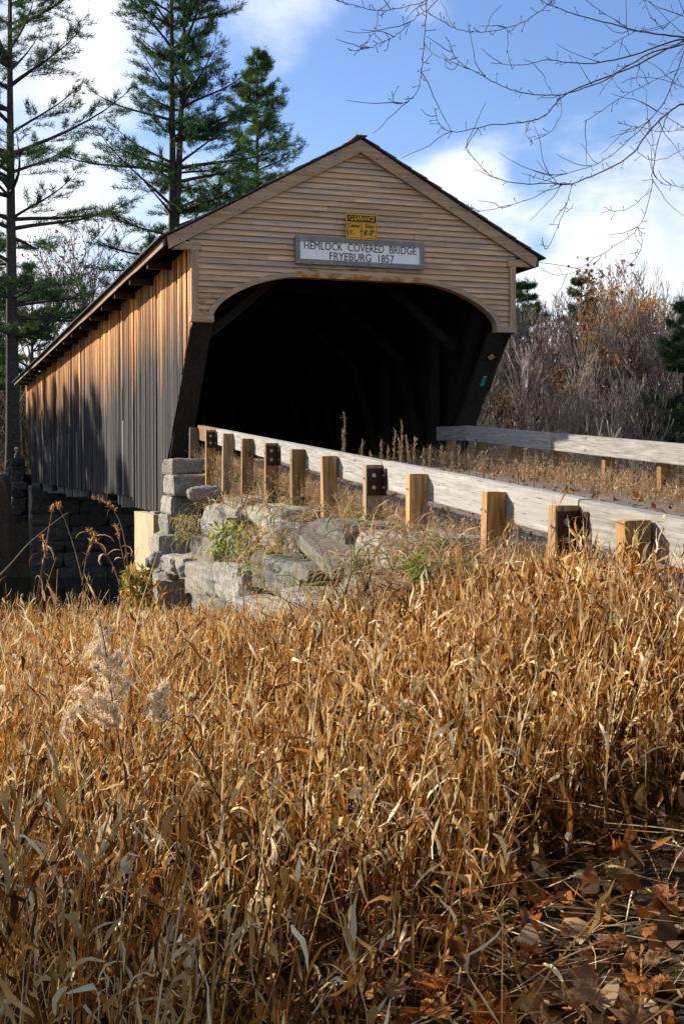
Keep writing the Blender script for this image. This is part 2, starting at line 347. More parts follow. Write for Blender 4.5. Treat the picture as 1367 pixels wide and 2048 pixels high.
# ------------------------------------------------------------------ terrain
def railtop(d):
    return 0.795 - 0.0652 * (22.3 - np.minimum(d, 22.3))
def vnoise(x, y, s, seed=0.0):      # cheap smooth noise
    return (np.sin(x * s * 1.3 + seed) * np.cos(y * s * 1.7 + 2 * seed) + np.sin(x * s * 2.9 + y * s * 2.3 + 3 * seed) * 0.5 + np.sin(-x * s * 4.1 + y * s * 5.3 + seed) * 0.25) / 1.75
def wing_e(x, d):
    return (x - (2.95 - 0.2675 * d)) / 1.035
def gz(X, Y):
    X = np.asarray(X, float); Y = np.asarray(Y, float)
    x, d = w2c(X, Y); e = wing_e(x, d)
    zr = railtop(d) - 0.62
    g = smooth(-11, 1.5, Y)
    zf = -1.55 - 2.6 * g + 0.05 * vnoise(X, Y, 0.9, 1.0)
    zf = zf + 1.5 * np.exp(-(np.minimum(e, 0) / 2.0) ** 2) * g
    zf = zf + 0.38 * smooth(4.2, 7.0, d) * smooth(-3.2, 0.2, e) * (1 - smooth(7.5, 10.5, d))
    w0 = np.where(d > 11, 0.12, 0.12 - 2.2 * smooth(11, 7.5, d))
    S = smooth(w0, 0.5, e)
    zn = zf + (zr + 0.02 * vnoise(X, Y, 2.0) - zf) * S
    zn = zn - 2.6 * smooth(5.5, 12, e) * (d > 0)
    # river cut
    inb = (np.abs(X) < 3.3)
    edge = np.where(inb, smooth(2.2, 2.9, Y), smooth(-1.0, 3.6, Y))
    edge = np.where((X < -3.3), smooth(0.5, 4.5, Y), edge)
    zn = zn + (-5.6 - zn) * edge
    far = -0.15 + 0.25 * vnoise(X, Y, 0.15, 2.0) + 0.02 * np.maximum(Y - 60, 0) + 9.0 * smooth(78, 120, Y)
    far = np.where(X < -4, far - 0.3, far)
    far0 = smooth(30.5, 36.5, Y)
    return np.where(Y > 20, -5.6 + (far + 5.6) * far0, zn)
def axis(fine0, fine1, step, lo, hi):
    a = list(np.arange(fine0, fine1, step)); s = step; p = fine0
    left = []
    while p > lo: s = min(s * 1.12, 6); p -= s; left.append(p)
    s = step; p = a[-1]; right = []
    while p < hi: s = min(s * 1.06, 6); p += s; right.append(p)
    return np.array(left[::-1] + a + right)
def build_ground():
    xs = axis(-12, 8, 0.16, -260, 260); ys = axis(-23, 6, 0.16, -120, 420)
    XX, YY = np.meshgrid(xs, ys); Z = gz(XX, YY)
    v = np.stack([XX.ravel(), YY.ravel(), Z.ravel()], 1)
    nx, ny = len(xs), len(ys); i = np.arange(nx * ny).reshape(ny, nx)
    f = np.stack([i[:-1, :-1].ravel(), i[:-1, 1:].ravel(), i[1:, 1:].ravel(), i[1:, :-1].ravel()], 1)
    o = put('ground', npmesh('ground', v, f, smooth=True), M['ground']); tag(o, kind='structure')
    # road strip between the rails, 1 cm proud of the bank
    dd = np.linspace(-2, 24.6, 140); ee = np.linspace(0.85, 4.6, 24)
    D, Eg = np.meshgrid(dd, ee); xx = Eg * 1.035 + 2.95 - 0.2675 * D
    X, Y = c2w(xx, D); Zr = railtop(D) - 0.62 + 0.02 + 0.035 * np.sin((Eg - 0.85) / 3.75 * math.pi)
    v = np.stack([X.ravel(), Y.ravel(), Zr.ravel()], 1); i = np.arange(len(v)).reshape(24, 140)
    f = np.stack([i[:-1, :-1].ravel(), i[:-1, 1:].ravel(), i[1:, 1:].ravel(), i[1:, :-1].ravel()], 1)
    o = put('road', npmesh('road', v, f[:, ::-1], smooth=True), M['road']); tag(o, kind='structure')
    o = put('river', pymesh('river', [(-200, 0.5, -4.35), (200, 0.5, -4.35), (200, 34, -4.35), (-200, 34, -4.35)], [(0, 1, 2, 3)]), M['water']); tag(o, kind='structure')
build_ground()

# ------------------------------------------------------------------ covered bridge
W, ZB, ZT, ZF, WI, WF = 2.99, 2.518, 3.72, 3.34, 2.614, 1.148
ZP, ER, SL = 5.777, 3.373, 0.55          # rake apex, rake half span, slope
EV, LB = 3.468, 36.96                     # eave half span, length
BR = empty('covered_bridge', (0, 0, 0))
tag(BR, 'weathered wooden covered bridge with tan clapboard gable and dark arched opening', 'covered bridge')
def part(name): return empty_child(name)
def empty_child(name, parent=BR):
    o = bpy.data.objects.new(name, None); COL.objects.link(o); o.parent = parent; o.empty_display_size = 0.2; WM[o.name] = Matrix.Identity(4)
    return o
def archz(x):
    a = abs(x)
    if a <= WF: return ZF
    if a >= WI: return ZB + 0.11
    q = (a - WF) / (WI - WF)
    return ZB + 0.11 + (ZF - ZB - 0.11) * (1 - q ** 1.6) ** (1 / 1.6)
def archx(z):      # half width of the opening at height z
    if z <= ZB + 0.11: return WI
    if z >= ZF: return 0.0
    q = (z - ZB - 0.11) / (ZF - ZB - 0.11)
    return WF + (WI - WF) * (1 - q ** 1.6) ** (1 / 1.6)
def build_gable():
    G = put('gable', pymesh('gable', [(-2.9, 0.10, ZT), (2.9, 0.10, ZT), (0, 0.10, 5.45)], [(0, 1, 2)]), M['dark'], BR)
    exp = 0.0985; z = ZB + 0.11; r = random.Random(3)
    def board(xa0, xa1, xb0, xb1, z0, z1):   # bottom x range, top x range
        yb, yt, th = -0.054, -0.008, 0.022
        j = r.uniform(-0.002, 0.003)
        p = [(xa0, yb + j, z0), (xa1, yb + j, z0), (xa1, yb + th + j, z0), (xa0, yb + th + j, z0),
             (xb0, yt + j, z1), (xb1, yt + j, z1), (xb1, yt + th + j, z1), (xb0, yt + th + j, z1)]
        hexa('clapboard', p, M['clap'], G)
    def run(a0, a1, b0, b1, z0, z1):
        if max(a1 - a0, b1 - b0) < 0.06: return
        cuts = []; c = a0 + r.uniform(0.5, 2.4)
        while c < min(a1, b1) - 0.35:
            if c > max(a0, b0) + 0.3: cuts.append(c)
            c += r.uniform(0.9, 2.9)
        ca, cb_ = a0, b0
        for c in cuts:
            board(ca, c - 0.0015, cb_, c - 0.0015, z0, z1); ca = cb_ = c + 0.0015
        board(ca, a1, cb_, b1, z0, z1)
    while z < ZP - 0.26:
        z0, z1 = z, z + exp + 0.012
        def half(zz):
            h = W - 0.10 if zz < ZT + 0.10 else W + 0.3
            return max(0.02, min(h, (ZP - 0.15 - zz) / SL))
        h0, h1 = half(z0), half(z1)
        if abs(h0 - h1) > 0.25: h1 = h0
        if z1 < ZF + 0.05:
            i0, i1 = archx(z0) + 0.03, archx(min(z1, ZF - 0.003)) + 0.03
            run(-h0, -i0, -h1, -i1, z0, z1); run(i0, h0, i1, h1, z0, z1)
        elif z0 < ZF + 0.05:
            i0 = archx(min(z0, ZF - 0.004)) + 0.03; i1 = WF + 0.02
            run(-h0, -i0, -h1, -i1, z0, z1); run(i0, h0, i1, h1, z0, z1)
            board(-i1 + 0.002, i1 - 0.002, -i1 + 0.002, i1 - 0.002, ZF + 0.05, z1)
        else:
            run(-h0, h0, -h1, h1, z0, z1)
        z += exp
    # trims
    for s in (-1, 1):
        box('corner_trim', *sorted((s * W, s * (W - 0.115))), -0.074, 0.06, ZB + 0.112, ZT - 0.002, M['trimv'], BR)
        box('leg_trim', *sorted((s * (W + 0.012), s * (WI - 0.006))), -0.086, 0.10, ZB, ZB + 0.11, M['trim'], BR)
        hexa('corner_return', [(min(s * 3.30, s * (W - 0.16)), -0.072, ZT), (max(s * 3.30, s * (W - 0.16)), -0.072, ZT), (max(s * 3.30, s * (W - 0.16)), 0.05, ZT), (min(s * 3.30, s * (W - 0.16)), 0.05, ZT),
             (min(s * 3.10, s * (W - 0.16)), -0.072, ZT + 0.13), (max(s * 3.10, s * (W - 0.16)), -0.072, ZT + 0.13), (max(s * 3.10, s * (W - 0.16)), 0.05, ZT + 0.13), (min(s * 3.10, s * (W - 0.16)), 0.05, ZT + 0.13)], M['trim'], BR)
        # rake board
        zt = lambda x: ZP - SL * x
        y0, y1 = -0.105, -0.050
        p = [(0, y0, zt(0) - 0.225), (s * ER, y0, zt(ER) - 0.215), (s * ER, y1, zt(ER) - 0.215), (0, y1, zt(0) - 0.225),
             (0, y0, zt(0)), (s * (ER + 0.03), y0, zt(ER + 0.03)), (s * (ER + 0.03), y1, zt(ER + 0.03)), (0, y1, zt(0))]
        if s < 0: p = [p[1], p[0], p[3], p[2], p[5], p[4], p[7], p[6]]
        rk = hexa('rake_board', p, M['trim'], BR)
        for k in range(13):      # bolt heads and knots on the rake
            xx = 0.25 + k * 0.245 + r.uniform(-0.06, 0.06); zz = zt(xx) - (0.05 if k % 2 else 0.16)
            me = bpy.data.meshes.get('nail_head') or pymesh('nail_head', [(0.011 * math.cos(a), -0.004 if i < 6 else 0, 0.011 * math.sin(a)) for i, a in enumerate([j * math.pi / 3 for j in range(6)] * 2)], [(0, 1, 2, 3, 4, 5), (0, 6, 7, 1), (1, 7, 8, 2), (2, 8, 9, 3), (3, 9, 10, 4), (4, 10, 11, 5), (5, 11, 6, 0)])
            put('nail_head', me, M['black'], rk, Matrix.Translation((s * xx, y0 - 0.001, zz)))
        # curved arch trim in three sawn segments
        pts = []
        for k in range(25):
            q = 1 - (k / 24.0); th = q * math.pi / 2
            xq = math.sin(th) ** (2 / 1.6); zq = math.cos(th) ** (2 / 1.6)
            pts.append(Vector((WF + (WI - WF) * xq, 0, ZB + 0.11 + (ZF - ZB - 0.11) * zq)))
        offs = []
        for k in range(25):
            a = pts[max(0, k - 1)]; b = pts[min(24, k + 1)]; tn = (b - a).normalized(); nrm = Vector((-tn.z, 0, tn.x))
            if nrm.x < 0 and nrm.z < 0: nrm = -nrm
            if nrm.z < 0 or (abs(nrm.z) < 0.01 and nrm.x < 0): nrm = -nrm
            offs.append(pts[k] + nrm * (0.092 if k > 0 else 0.075))
        offs[24] = Vector((WF, 0, ZF + 0.098)); offs[0] = Vector((WI + 0.075, 0, ZB + 0.11))
        for a, b in ((0, 7), (7, 14), (14, 24)):
            v = []; f = []
            for k in range(a, b + 1):
                for y in (-0.077, 0.12):
                    v.append((s * pts[k].x, y, pts[k].z)); v.append((s * offs[k].x, y if y < 0 else 0.0, offs[k].z))
            n = b - a
            for k in range(n):
                i = 4 * k; j = i + 4
                q = [(i, j, j + 1, i + 1), (i + 2, i + 3, j + 3, j + 2), (i, i + 2, j + 2, j), (i + 1, j + 1, j + 3, i + 3)]
                f += q if s < 0 else [tuple(reversed(w)) for w in q]
            e0 = (0, 1, 3, 2); e1 = (4 * n, 4 * n + 2, 4 * n + 3, 4 * n + 1)
            f += [e0, e1]
            if b < 24:
                for y in (): pass
            put('arch_trim', pymesh('arch_trim', v, f), M['trim'], BR)
    box('arch_crown_board', -WF + 0.003, WF - 0.003, -0.080, 0.12, ZF, ZF + 0.10, M['rust'], BR)
build_gable()

def slantY(z):     # the portal leans back below the gable: edge position of the side walls
    return 0.10 + max(0.0, min(1.0, (2.50 - z) / 2.35)) * 2.30
def build_walls():
    for s in (-1, 1):
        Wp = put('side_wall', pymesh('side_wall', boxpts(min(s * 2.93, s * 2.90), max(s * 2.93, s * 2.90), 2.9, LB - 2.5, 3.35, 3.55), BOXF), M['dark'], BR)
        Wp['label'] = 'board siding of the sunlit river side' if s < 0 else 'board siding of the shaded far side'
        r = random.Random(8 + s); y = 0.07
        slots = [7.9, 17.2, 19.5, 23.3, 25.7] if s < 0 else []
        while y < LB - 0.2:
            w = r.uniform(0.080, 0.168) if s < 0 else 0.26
            y1 = min(y + w, LB - 0.05); j = r.uniform(-0.018, 0.014)
            xo, xi = s * (W - 0.016 + j), s * (W - 0.040 + j - (0.03 if s > 0 else 0))
            def zbot(yy):
                near = max(0, min(1, (yy - 0.10) / 2.30)); 
                if yy < 2.40: return 2.50 - near * 2.35
                if yy > LB - 2.4: return 2.50 - 2.35 * max(0, (LB - yy) / 2.4)
                return -0.79 if yy < 6.4 else -0.575 + 0.09 * (yy - 6.4) / 30
            b0, b1 = zbot(y), zbot(y1 - 0.004)
            if abs(b0 - b1) > 0.5: b0 = b1 = max(b0, b1) if yy_far(y) else min(b0, b1)
            dz = r.uniform(-0.02, 0.02) if y > 2.4 else 0
            top = 3.80
            def brd(za0, za1, zb, mat=M['wall']):
                xa, xb = sorted((xo, xi)); g = (0.007 if r.random() < 0.5 else 0.003) if s < 0 else 0.0
                hexa('wall_board', [(xa, y, za0), (xb, y, za0), (xb, y1 - g, za1), (xa, y1 - g, za1), (xa, y, zb), (xb, y, zb), (xb, y1 - g, zb), (xa, y1 - g, zb)], mat, Wp)
            hit = [q for q in slots if y <= q < y1]
            if hit:
                brd(b0 + dz, b1 + dz, 1.13, M['wallnew']); brd(1.86, 1.86, top)
            else:
                brd(b0 + dz, b1 + dz, top, M['wall'] if s < 0 else M['dark'])  # right-hand boards take a dark colour that paints in the interior shade
            y = y1
def yy_far(y): return y > LB / 2
build_walls()

def build_roof():
    R = {}
    for s in (-1, 1):
        ang = math.atan(SL); ca, sa = math.cos(ang), math.sin(ang)
        def P(l, h): return (s * (l * ca + h * sa), ZP + 0.012 - l * sa + h * ca)   # along slope, above slope
        slope = (EV + 0.03) / ca
        v = [P(0.0, 0.0), P(slope, 0.0), P(slope, 0.015), P(0.0, 0.015)]
        vv = [(a, -0.10, b) for a, b in v] + [(a, LB + 0.10, b) for a, b in v]
        f = [(0, 1, 2, 3), (7, 6, 5, 4), (0, 4, 5, 1), (1, 5, 6, 2), (2, 6, 7, 3), (3, 7, 4, 0)]
        if s > 0: f = [tuple(reversed(q)) for q in f]
        rf = put('roof', pymesh('roof', vv, f), M['dark'], BR)
        n = 12; st = slope / n; rr = random.Random(4)
        for k in range(n):
            l0, l1 = max(0.0, k * st - 0.16), (k + 1) * st + (0.05 if k == n - 1 else 0.03)
            nb = 26; v = []; f = []
            for i in range(nb + 1):
                yy = -0.165 + (LB + 0.3) * i / nb; dl = rr.uniform(-0.012, 0.012); dh = rr.uniform(0, 0.008)
                for (l, h) in ((l0, 0.017), (l1 + dl, 0.026 + dh), (l1 + dl, 0.048 + dh), (l0, 0.024)):
                    a, b = P(l, h); v.append((a, yy, b))
            for i in range(nb):
                a, b = 4 * i, 4 * i + 4
                for c in range(4):
                    d = (c + 1) % 4; f.append((a + c, b + c, b + d, a + d))
            f += [(0, 1, 2, 3), (4 * nb + 3, 4 * nb + 2, 4 * nb + 1, 4 * nb)]
            if s < 0: f = [tuple(reversed(q)) for q in f]
            put('shingle_course', pymesh('shingle_course', v, f), M['shingle'], rf)
        v = []
        zt = lambda x: ZP - SL * x
        # fascia board lengths and outriggers under the eave
        y = -0.04; rr = random.Random(9)
        while y < LB:
            y1 = min(LB + 0.05, y + rr.uniform(2.0, 4.4))
            x0 = EV - 0.045; jz = rr.uniform(-0.012, 0.012)
            p = [(s * x0, y, zt(x0) - 0.12 + jz), (s * EV, y, zt(EV) - 0.12 + jz), (s * EV, y1 - 0.012, zt(EV) - 0.12 + jz), (s * x0, y1 - 0.012, zt(x0) - 0.12 + jz),
                 (s * x0, y, zt(x0) - 0.004), (s * EV, y, zt(EV) - 0.004), (s * EV, y1 - 0.012, zt(EV) - 0.004), (s * x0, y1 - 0.012, zt(x0) - 0.004)]
            if s < 0: p = [p[1], p[0], p[3], p[2], p[5], p[4], p[7], p[6]]
            hexa('fascia_board', p, M['fascia'], BR); y = y1
        for k in range(17):
            yy = 1.83 + k * 2.10
            if yy > LB - 0.5: break
            x0, x1 = sorted((s * 2.80, s * (EV - 0.05)))
            box('outrigger', x0, x1, yy - 0.055, yy + 0.055, 3.655, 3.775, M['dark'], BR)
    box('ridge_cap', -0.10, 0.10, -0.15, LB + 0.15, ZP + 0.045, ZP + 0.066, M['shingle'], BR)
build_roof()

def build_frame():
    box('deck', -2.86, 2.86, 0.9, LB - 0.9, 0.02, 0.14, M['dark'], BR)
    for s in (-1, 1):
        # leaning portal post with its boarded face
        xo, xi = s * 2.945, s * 2.585
        a, b = sorted((xo, xi))
        p = [(a, 2.36, 0.10), (b, 2.36, 0.10), (b, 2.52, 0.10), (a, 2.52, 0.10), (a, 0.14, 2.516), (b, 0.14, 2.516), (b, 0.30, 2.516), (a, 0.30, 2.516)]
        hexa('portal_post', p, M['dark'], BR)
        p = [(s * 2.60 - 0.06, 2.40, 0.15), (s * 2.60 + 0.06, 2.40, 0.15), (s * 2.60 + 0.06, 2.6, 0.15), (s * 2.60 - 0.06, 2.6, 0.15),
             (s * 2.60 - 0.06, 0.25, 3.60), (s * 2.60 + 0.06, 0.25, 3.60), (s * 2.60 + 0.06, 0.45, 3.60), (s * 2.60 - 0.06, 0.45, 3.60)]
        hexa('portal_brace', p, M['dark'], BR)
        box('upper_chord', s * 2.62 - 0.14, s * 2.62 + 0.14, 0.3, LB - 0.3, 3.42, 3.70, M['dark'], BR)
        box('lower_chord', s * 2.62 - 0.16, s * 2.62 + 0.16, 2.7, LB - 2.4, -0.52, -0.16, M['dark'], BR)
        y = 3.0
        while y < LB - 2.5:
            bar('truss_post', (s * 2.62, y, -0.5), (s * 2.62, y, 3.5), 0.20, 0.24, M['dark'], BR, up=(0, 1, 0))
            if y + 2.9 < LB - 2.4:
                bar('truss_brace', (s * 2.55, y + 0.1, 0.0), (s * 2.55, y + 2.75, 3.40), 0.16, 0.18, M['dark'], BR, up=(1, 0, 0))
            y += 2.9
    y = 1.6
    while y < LB - 1:
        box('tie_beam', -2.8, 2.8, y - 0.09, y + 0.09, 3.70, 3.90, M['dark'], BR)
        for s in (-1, 1):
            bar('knee_brace', (s * 2.5, y, 2.35), (s * 0.9, y, 3.72), 0.13, 0.16, M['dark'], BR)
            bar('rafter', (s * 3.3, y, ZP - SL * 3.3 - 0.09), (0.0, y, ZP - 0.09), 0.09, 0.14, M['dark'], BR)
        y += 2.9
    r = random.Random(6); y = 7.0; k = 0
    while y < LB - 2.0:
        box('floor_beam', -2.93 + r.uniform(-0.02, 0.02), 2.9, y - 0.04, y + 0.04, -0.80 + r.uniform(-0.06, 0.06), -0.53, M['wallnew'] if k % 3 else M['dark'], BR)
        y += r.choice([0.5, 1.6, 1.9]); k += 1
build_frame()

# ------------------------------------------------------------------ signs
def text_mesh(name, body, size, xscale=1.0, align='CENTER', bold=0.0, depth=0.002):
    cu = bpy.data.curves.new(name, 'FONT'); cu.body = body; cu.size = size; cu.align_x = align; cu.align_y = 'CENTER'
    cu.extrude = depth; cu.offset = bold; cu.resolution_u = 3
    ob = bpy.data.objects.new(name, cu); COL.objects.link(ob)
    dg = bpy.context.evaluated_depsgraph_get(); dg.update()
    me = bpy.data.meshes.new_from_object(ob.evaluated_get(dg)); me.name = name
    bpy.data.objects.remove(ob); bpy.data.curves.remove(cu)
    me.transform(Matrix.Rotation(math.pi / 2, 4, 'X') @ Matrix.Diagonal((xscale, 1, 1, 1)))
    me.materials.clear()
    return me
def build_signs():
    X0, X1, Z0, Z1 = -1.187, 1.187, 3.572, 4.049
    S = empty('name_sign', (0, -0.06, Z0)); tag(S, 'long white name board in a grey wooden frame above the arch', 'sign')
    fr = 0.082
    box('panel', X0 + fr - 0.01, X1 - fr + 0.01, -0.092, -0.062, Z0 + fr - 0.01, Z1 - fr + 0.01, M['white'], S)
    yf, yb = -0.118, -0.060
    def fb(q):   # mitred frame length from a quad outline
        p = [(q[0][0], yf, q[0][1]), (q[1][0], yf, q[1][1]), (q[2][0], yf, q[2][1]), (q[3][0], yf, q[3][1])]
        p += [(a, yb, b) for a, _, b in p]
        put('frame_board', pymesh('frame_board', p, [(0, 1, 2, 3), (7, 6, 5, 4), (0, 4, 5, 1), (1, 5, 6, 2), (2, 6, 7, 3), (3, 7, 4, 0)]), M['frame'], S)
    g = 0.0012
    fb([(X0, Z0), (X1, Z0), (X1 - fr, Z0 + fr), (X0 + fr, Z0 + fr)])
    fb([(X0 + fr, Z1 - fr), (X1 - fr, Z1 - fr), (X1, Z1), (X0, Z1)])
    fb([(X0, Z0 + g), (X0 + fr, Z0 + fr + g), (X0 + fr, Z1 - fr - g), (X0, Z1 - g)])
    fb([(X1 - fr, Z0 + fr + g), (X1, Z0 + g), (X1, Z1 - g), (X1 - fr, Z1 - fr - g)])
    put('lettering', text_mesh('lettering', 'HEMLOCK  COVERED  BRIDGE', 0.190, 0.80), M['black'], S, Matrix.Translation((0.0, -0.095, 3.885)))
    put('lettering', text_mesh('lettering', 'FRYEBURG  1857', 0.190, 0.86), M['black'], S, Matrix.Translation((0.02, -0.095, 3.722)))
    C = empty('clearance_sign', (0.01, -0.11, 4.05)); tag(C, 'small amber clearance sign with black heading, mounted above the name board', 'sign')
    cx, z0, z1, hw = 0.005, 4.035, 4.475, 0.285
    me = bevbox('plate', hw * 2, 0.008, z1 - z0, 0.003, 1)
    put('plate', me, M['yellow'], C, Matrix.Translation((cx, -0.128, (z0 + z1) / 2)))
    yl = -0.1345
    def strip(x0, x1, a, b, m=M['black'], n='border_line'): box(n, x0, x1, yl, yl + 0.002, a, b, m, C)
    strip(cx - hw + 0.02, cx + hw - 0.02, z1 - 0.135, z1 - 0.022, n='heading_band')
    lw = 0.006
    for a, b in ((cx - hw + 0.02, cx - 0.008), (cx + 0.010, cx + hw - 0.02)):
        strip(a, b, z0 + 0.022, z0 + 0.022 + lw); strip(a, b, z1 - 0.150, z1 - 0.150 + lw)
        strip(a, a + lw, z0 + 0.03, z1 - 0.151); strip(b - lw, b, z0 + 0.03, z1 - 0.151)
    T = lambda s, size, xs, x, z, m='black', b=0.0012: put('lettering', text_mesh('lettering', s, size, xs, bold=b), M[m], C, Matrix.Translation((x, yl - 0.001, z)))
    T('CLEARANCE', 0.105, 0.80, cx, z1 - 0.079, 'yellow', 0.0020)
    T('Center', 0.098, 0.78, cx - 0.137, z0 + 0.235); T('Sides', 0.098, 0.80, cx + 0.14, z0 + 0.235)
    T("11'-    \"", 0.115, 0.80, cx - 0.135, z0 + 0.110, b=0.0025); T("8'-5\"", 0.125, 0.84, cx + 0.138, z0 + 0.115, b=0.0028)
    # two small markers on the leaning right-hand portal post
    sl_ = Vector((0, 2.22, -2.416)).normalized(); nrm = Vector((0, -2.416, -2.22)).normalized()
    def on_post(z, x):
        k = (2.516 - z) / 2.416; return Vector((x, 0.14 + 2.22 * k, z)) + nrm * 0.012
    R = Matrix((Vector((1, 0, 0)), -nrm, -sl_)).transposed().to_4x4()
    def plate(name, w, h, z, x, m, par, rot=0.0, off=0.0):
        me = bevbox(name, w, 0.004, h, 0.001, 1); mm = R @ Matrix.Rotation(rot, 4, 'Y'); mm.translation = on_post(z, x) + nrm * off
        return put(name, me, m, par, mm)
    p = on_post(2.13, 2.76); D = empty('marker_plate', p); tag(D, 'small orange diamond marker on the dark right portal post', 'marker')
    plate('backing', 0.185, 0.16, 2.13, 2.76, M['black'], D); plate('diamond', 0.105, 0.105, 2.13, 2.76, M['orange'], D, math.pi / 4, 0.005)
    tm = text_mesh('lettering', 'OM3', 0.035, 1.0); mm = R.copy(); mm.translation = on_post(2.13, 2.76) + nrm * 0.009
    for a, z in ((0.0, 0.010), (0.0, -0.012)):
        plate('emblem_bar', 0.052, 0.006, 2.13 + z, 2.76, M['darkstem'], D, 0.0, 0.0085)
    bpy.data.meshes.remove(tm)
    p = on_post(1.70, 2.78); Gs = empty('notice_plate', p); tag(Gs, 'narrow green notice plate with white marks below the orange diamond', 'notice')
    plate('panel', 0.085, 0.235, 1.70, 2.78, M['green'], Gs)
    for dx in (-0.026, 0, 0.026): plate('white_mark', 0.015, 0.018, 1.785, 2.78 + dx, M['white'], Gs, 0, 0.0045)
    for k, z in enumerate((1.74, 1.71, 1.68, 1.65)): plate('white_mark', 0.008 if k != 3 else 0.02, 0.016, z, 2.785, M['white'], Gs, 0, 0.0045)
build_signs()

# ------------------------------------------------------------------ guard rails
RDIR = Vector((*[b - a for a, b in zip(c2w(0, 0), c2w(0.2584, -0.9660))], 0)).normalized()   # toward the camera
RLEFT = Vector((RDIR.y, -RDIR.x, 0)); 
if RLEFT.x > 0: RLEFT = -RLEFT
def rail_pt(d, xoff=3.52):
    X, Y = c2w(xoff - 0.2675 * d, d); return Vector((X, Y, float(railtop(d))))
def frameM(loc, x, z=Vector((0, 0, 1))):
    y = z.cross(x).normalized(); x2 = y.cross(z).normalized(); m = Matrix((x2, y, z)).transposed().to_4x4(); m.translation = loc; return m
def bolt(parent, loc, n, r=0.022):
    me = bpy.data.meshes.get('bolt')
    if me is None:
        bm = bmesh.new(); bmesh.ops.create_cone(bm, cap_ends=True, segments=12, radius1=1.0, radius2=0.9, depth=0.25)
        g = bmesh.ops.create_cone(bm, cap_ends=True, segments=6, radius1=0.52, radius2=0.5, depth=0.7)
        bmesh.ops.translate(bm, verts=g['verts'], vec=(0, 0, 0.4)); me = bpy.data.meshes.new('bolt'); bm.to_mesh(me); bm.free()
    m = n.to_track_quat('Z', 'Y').to_matrix().to_4x4() @ Matrix.Diagonal((r, r, r, 1)); m.translation = loc
    put('bolt', me, M['zinc'], parent, m)
RW, RH, PT, PA = 0.10, 0.252, 0.155, 0.115      # rail thickness, rail height, post depth off the rail, post width along it
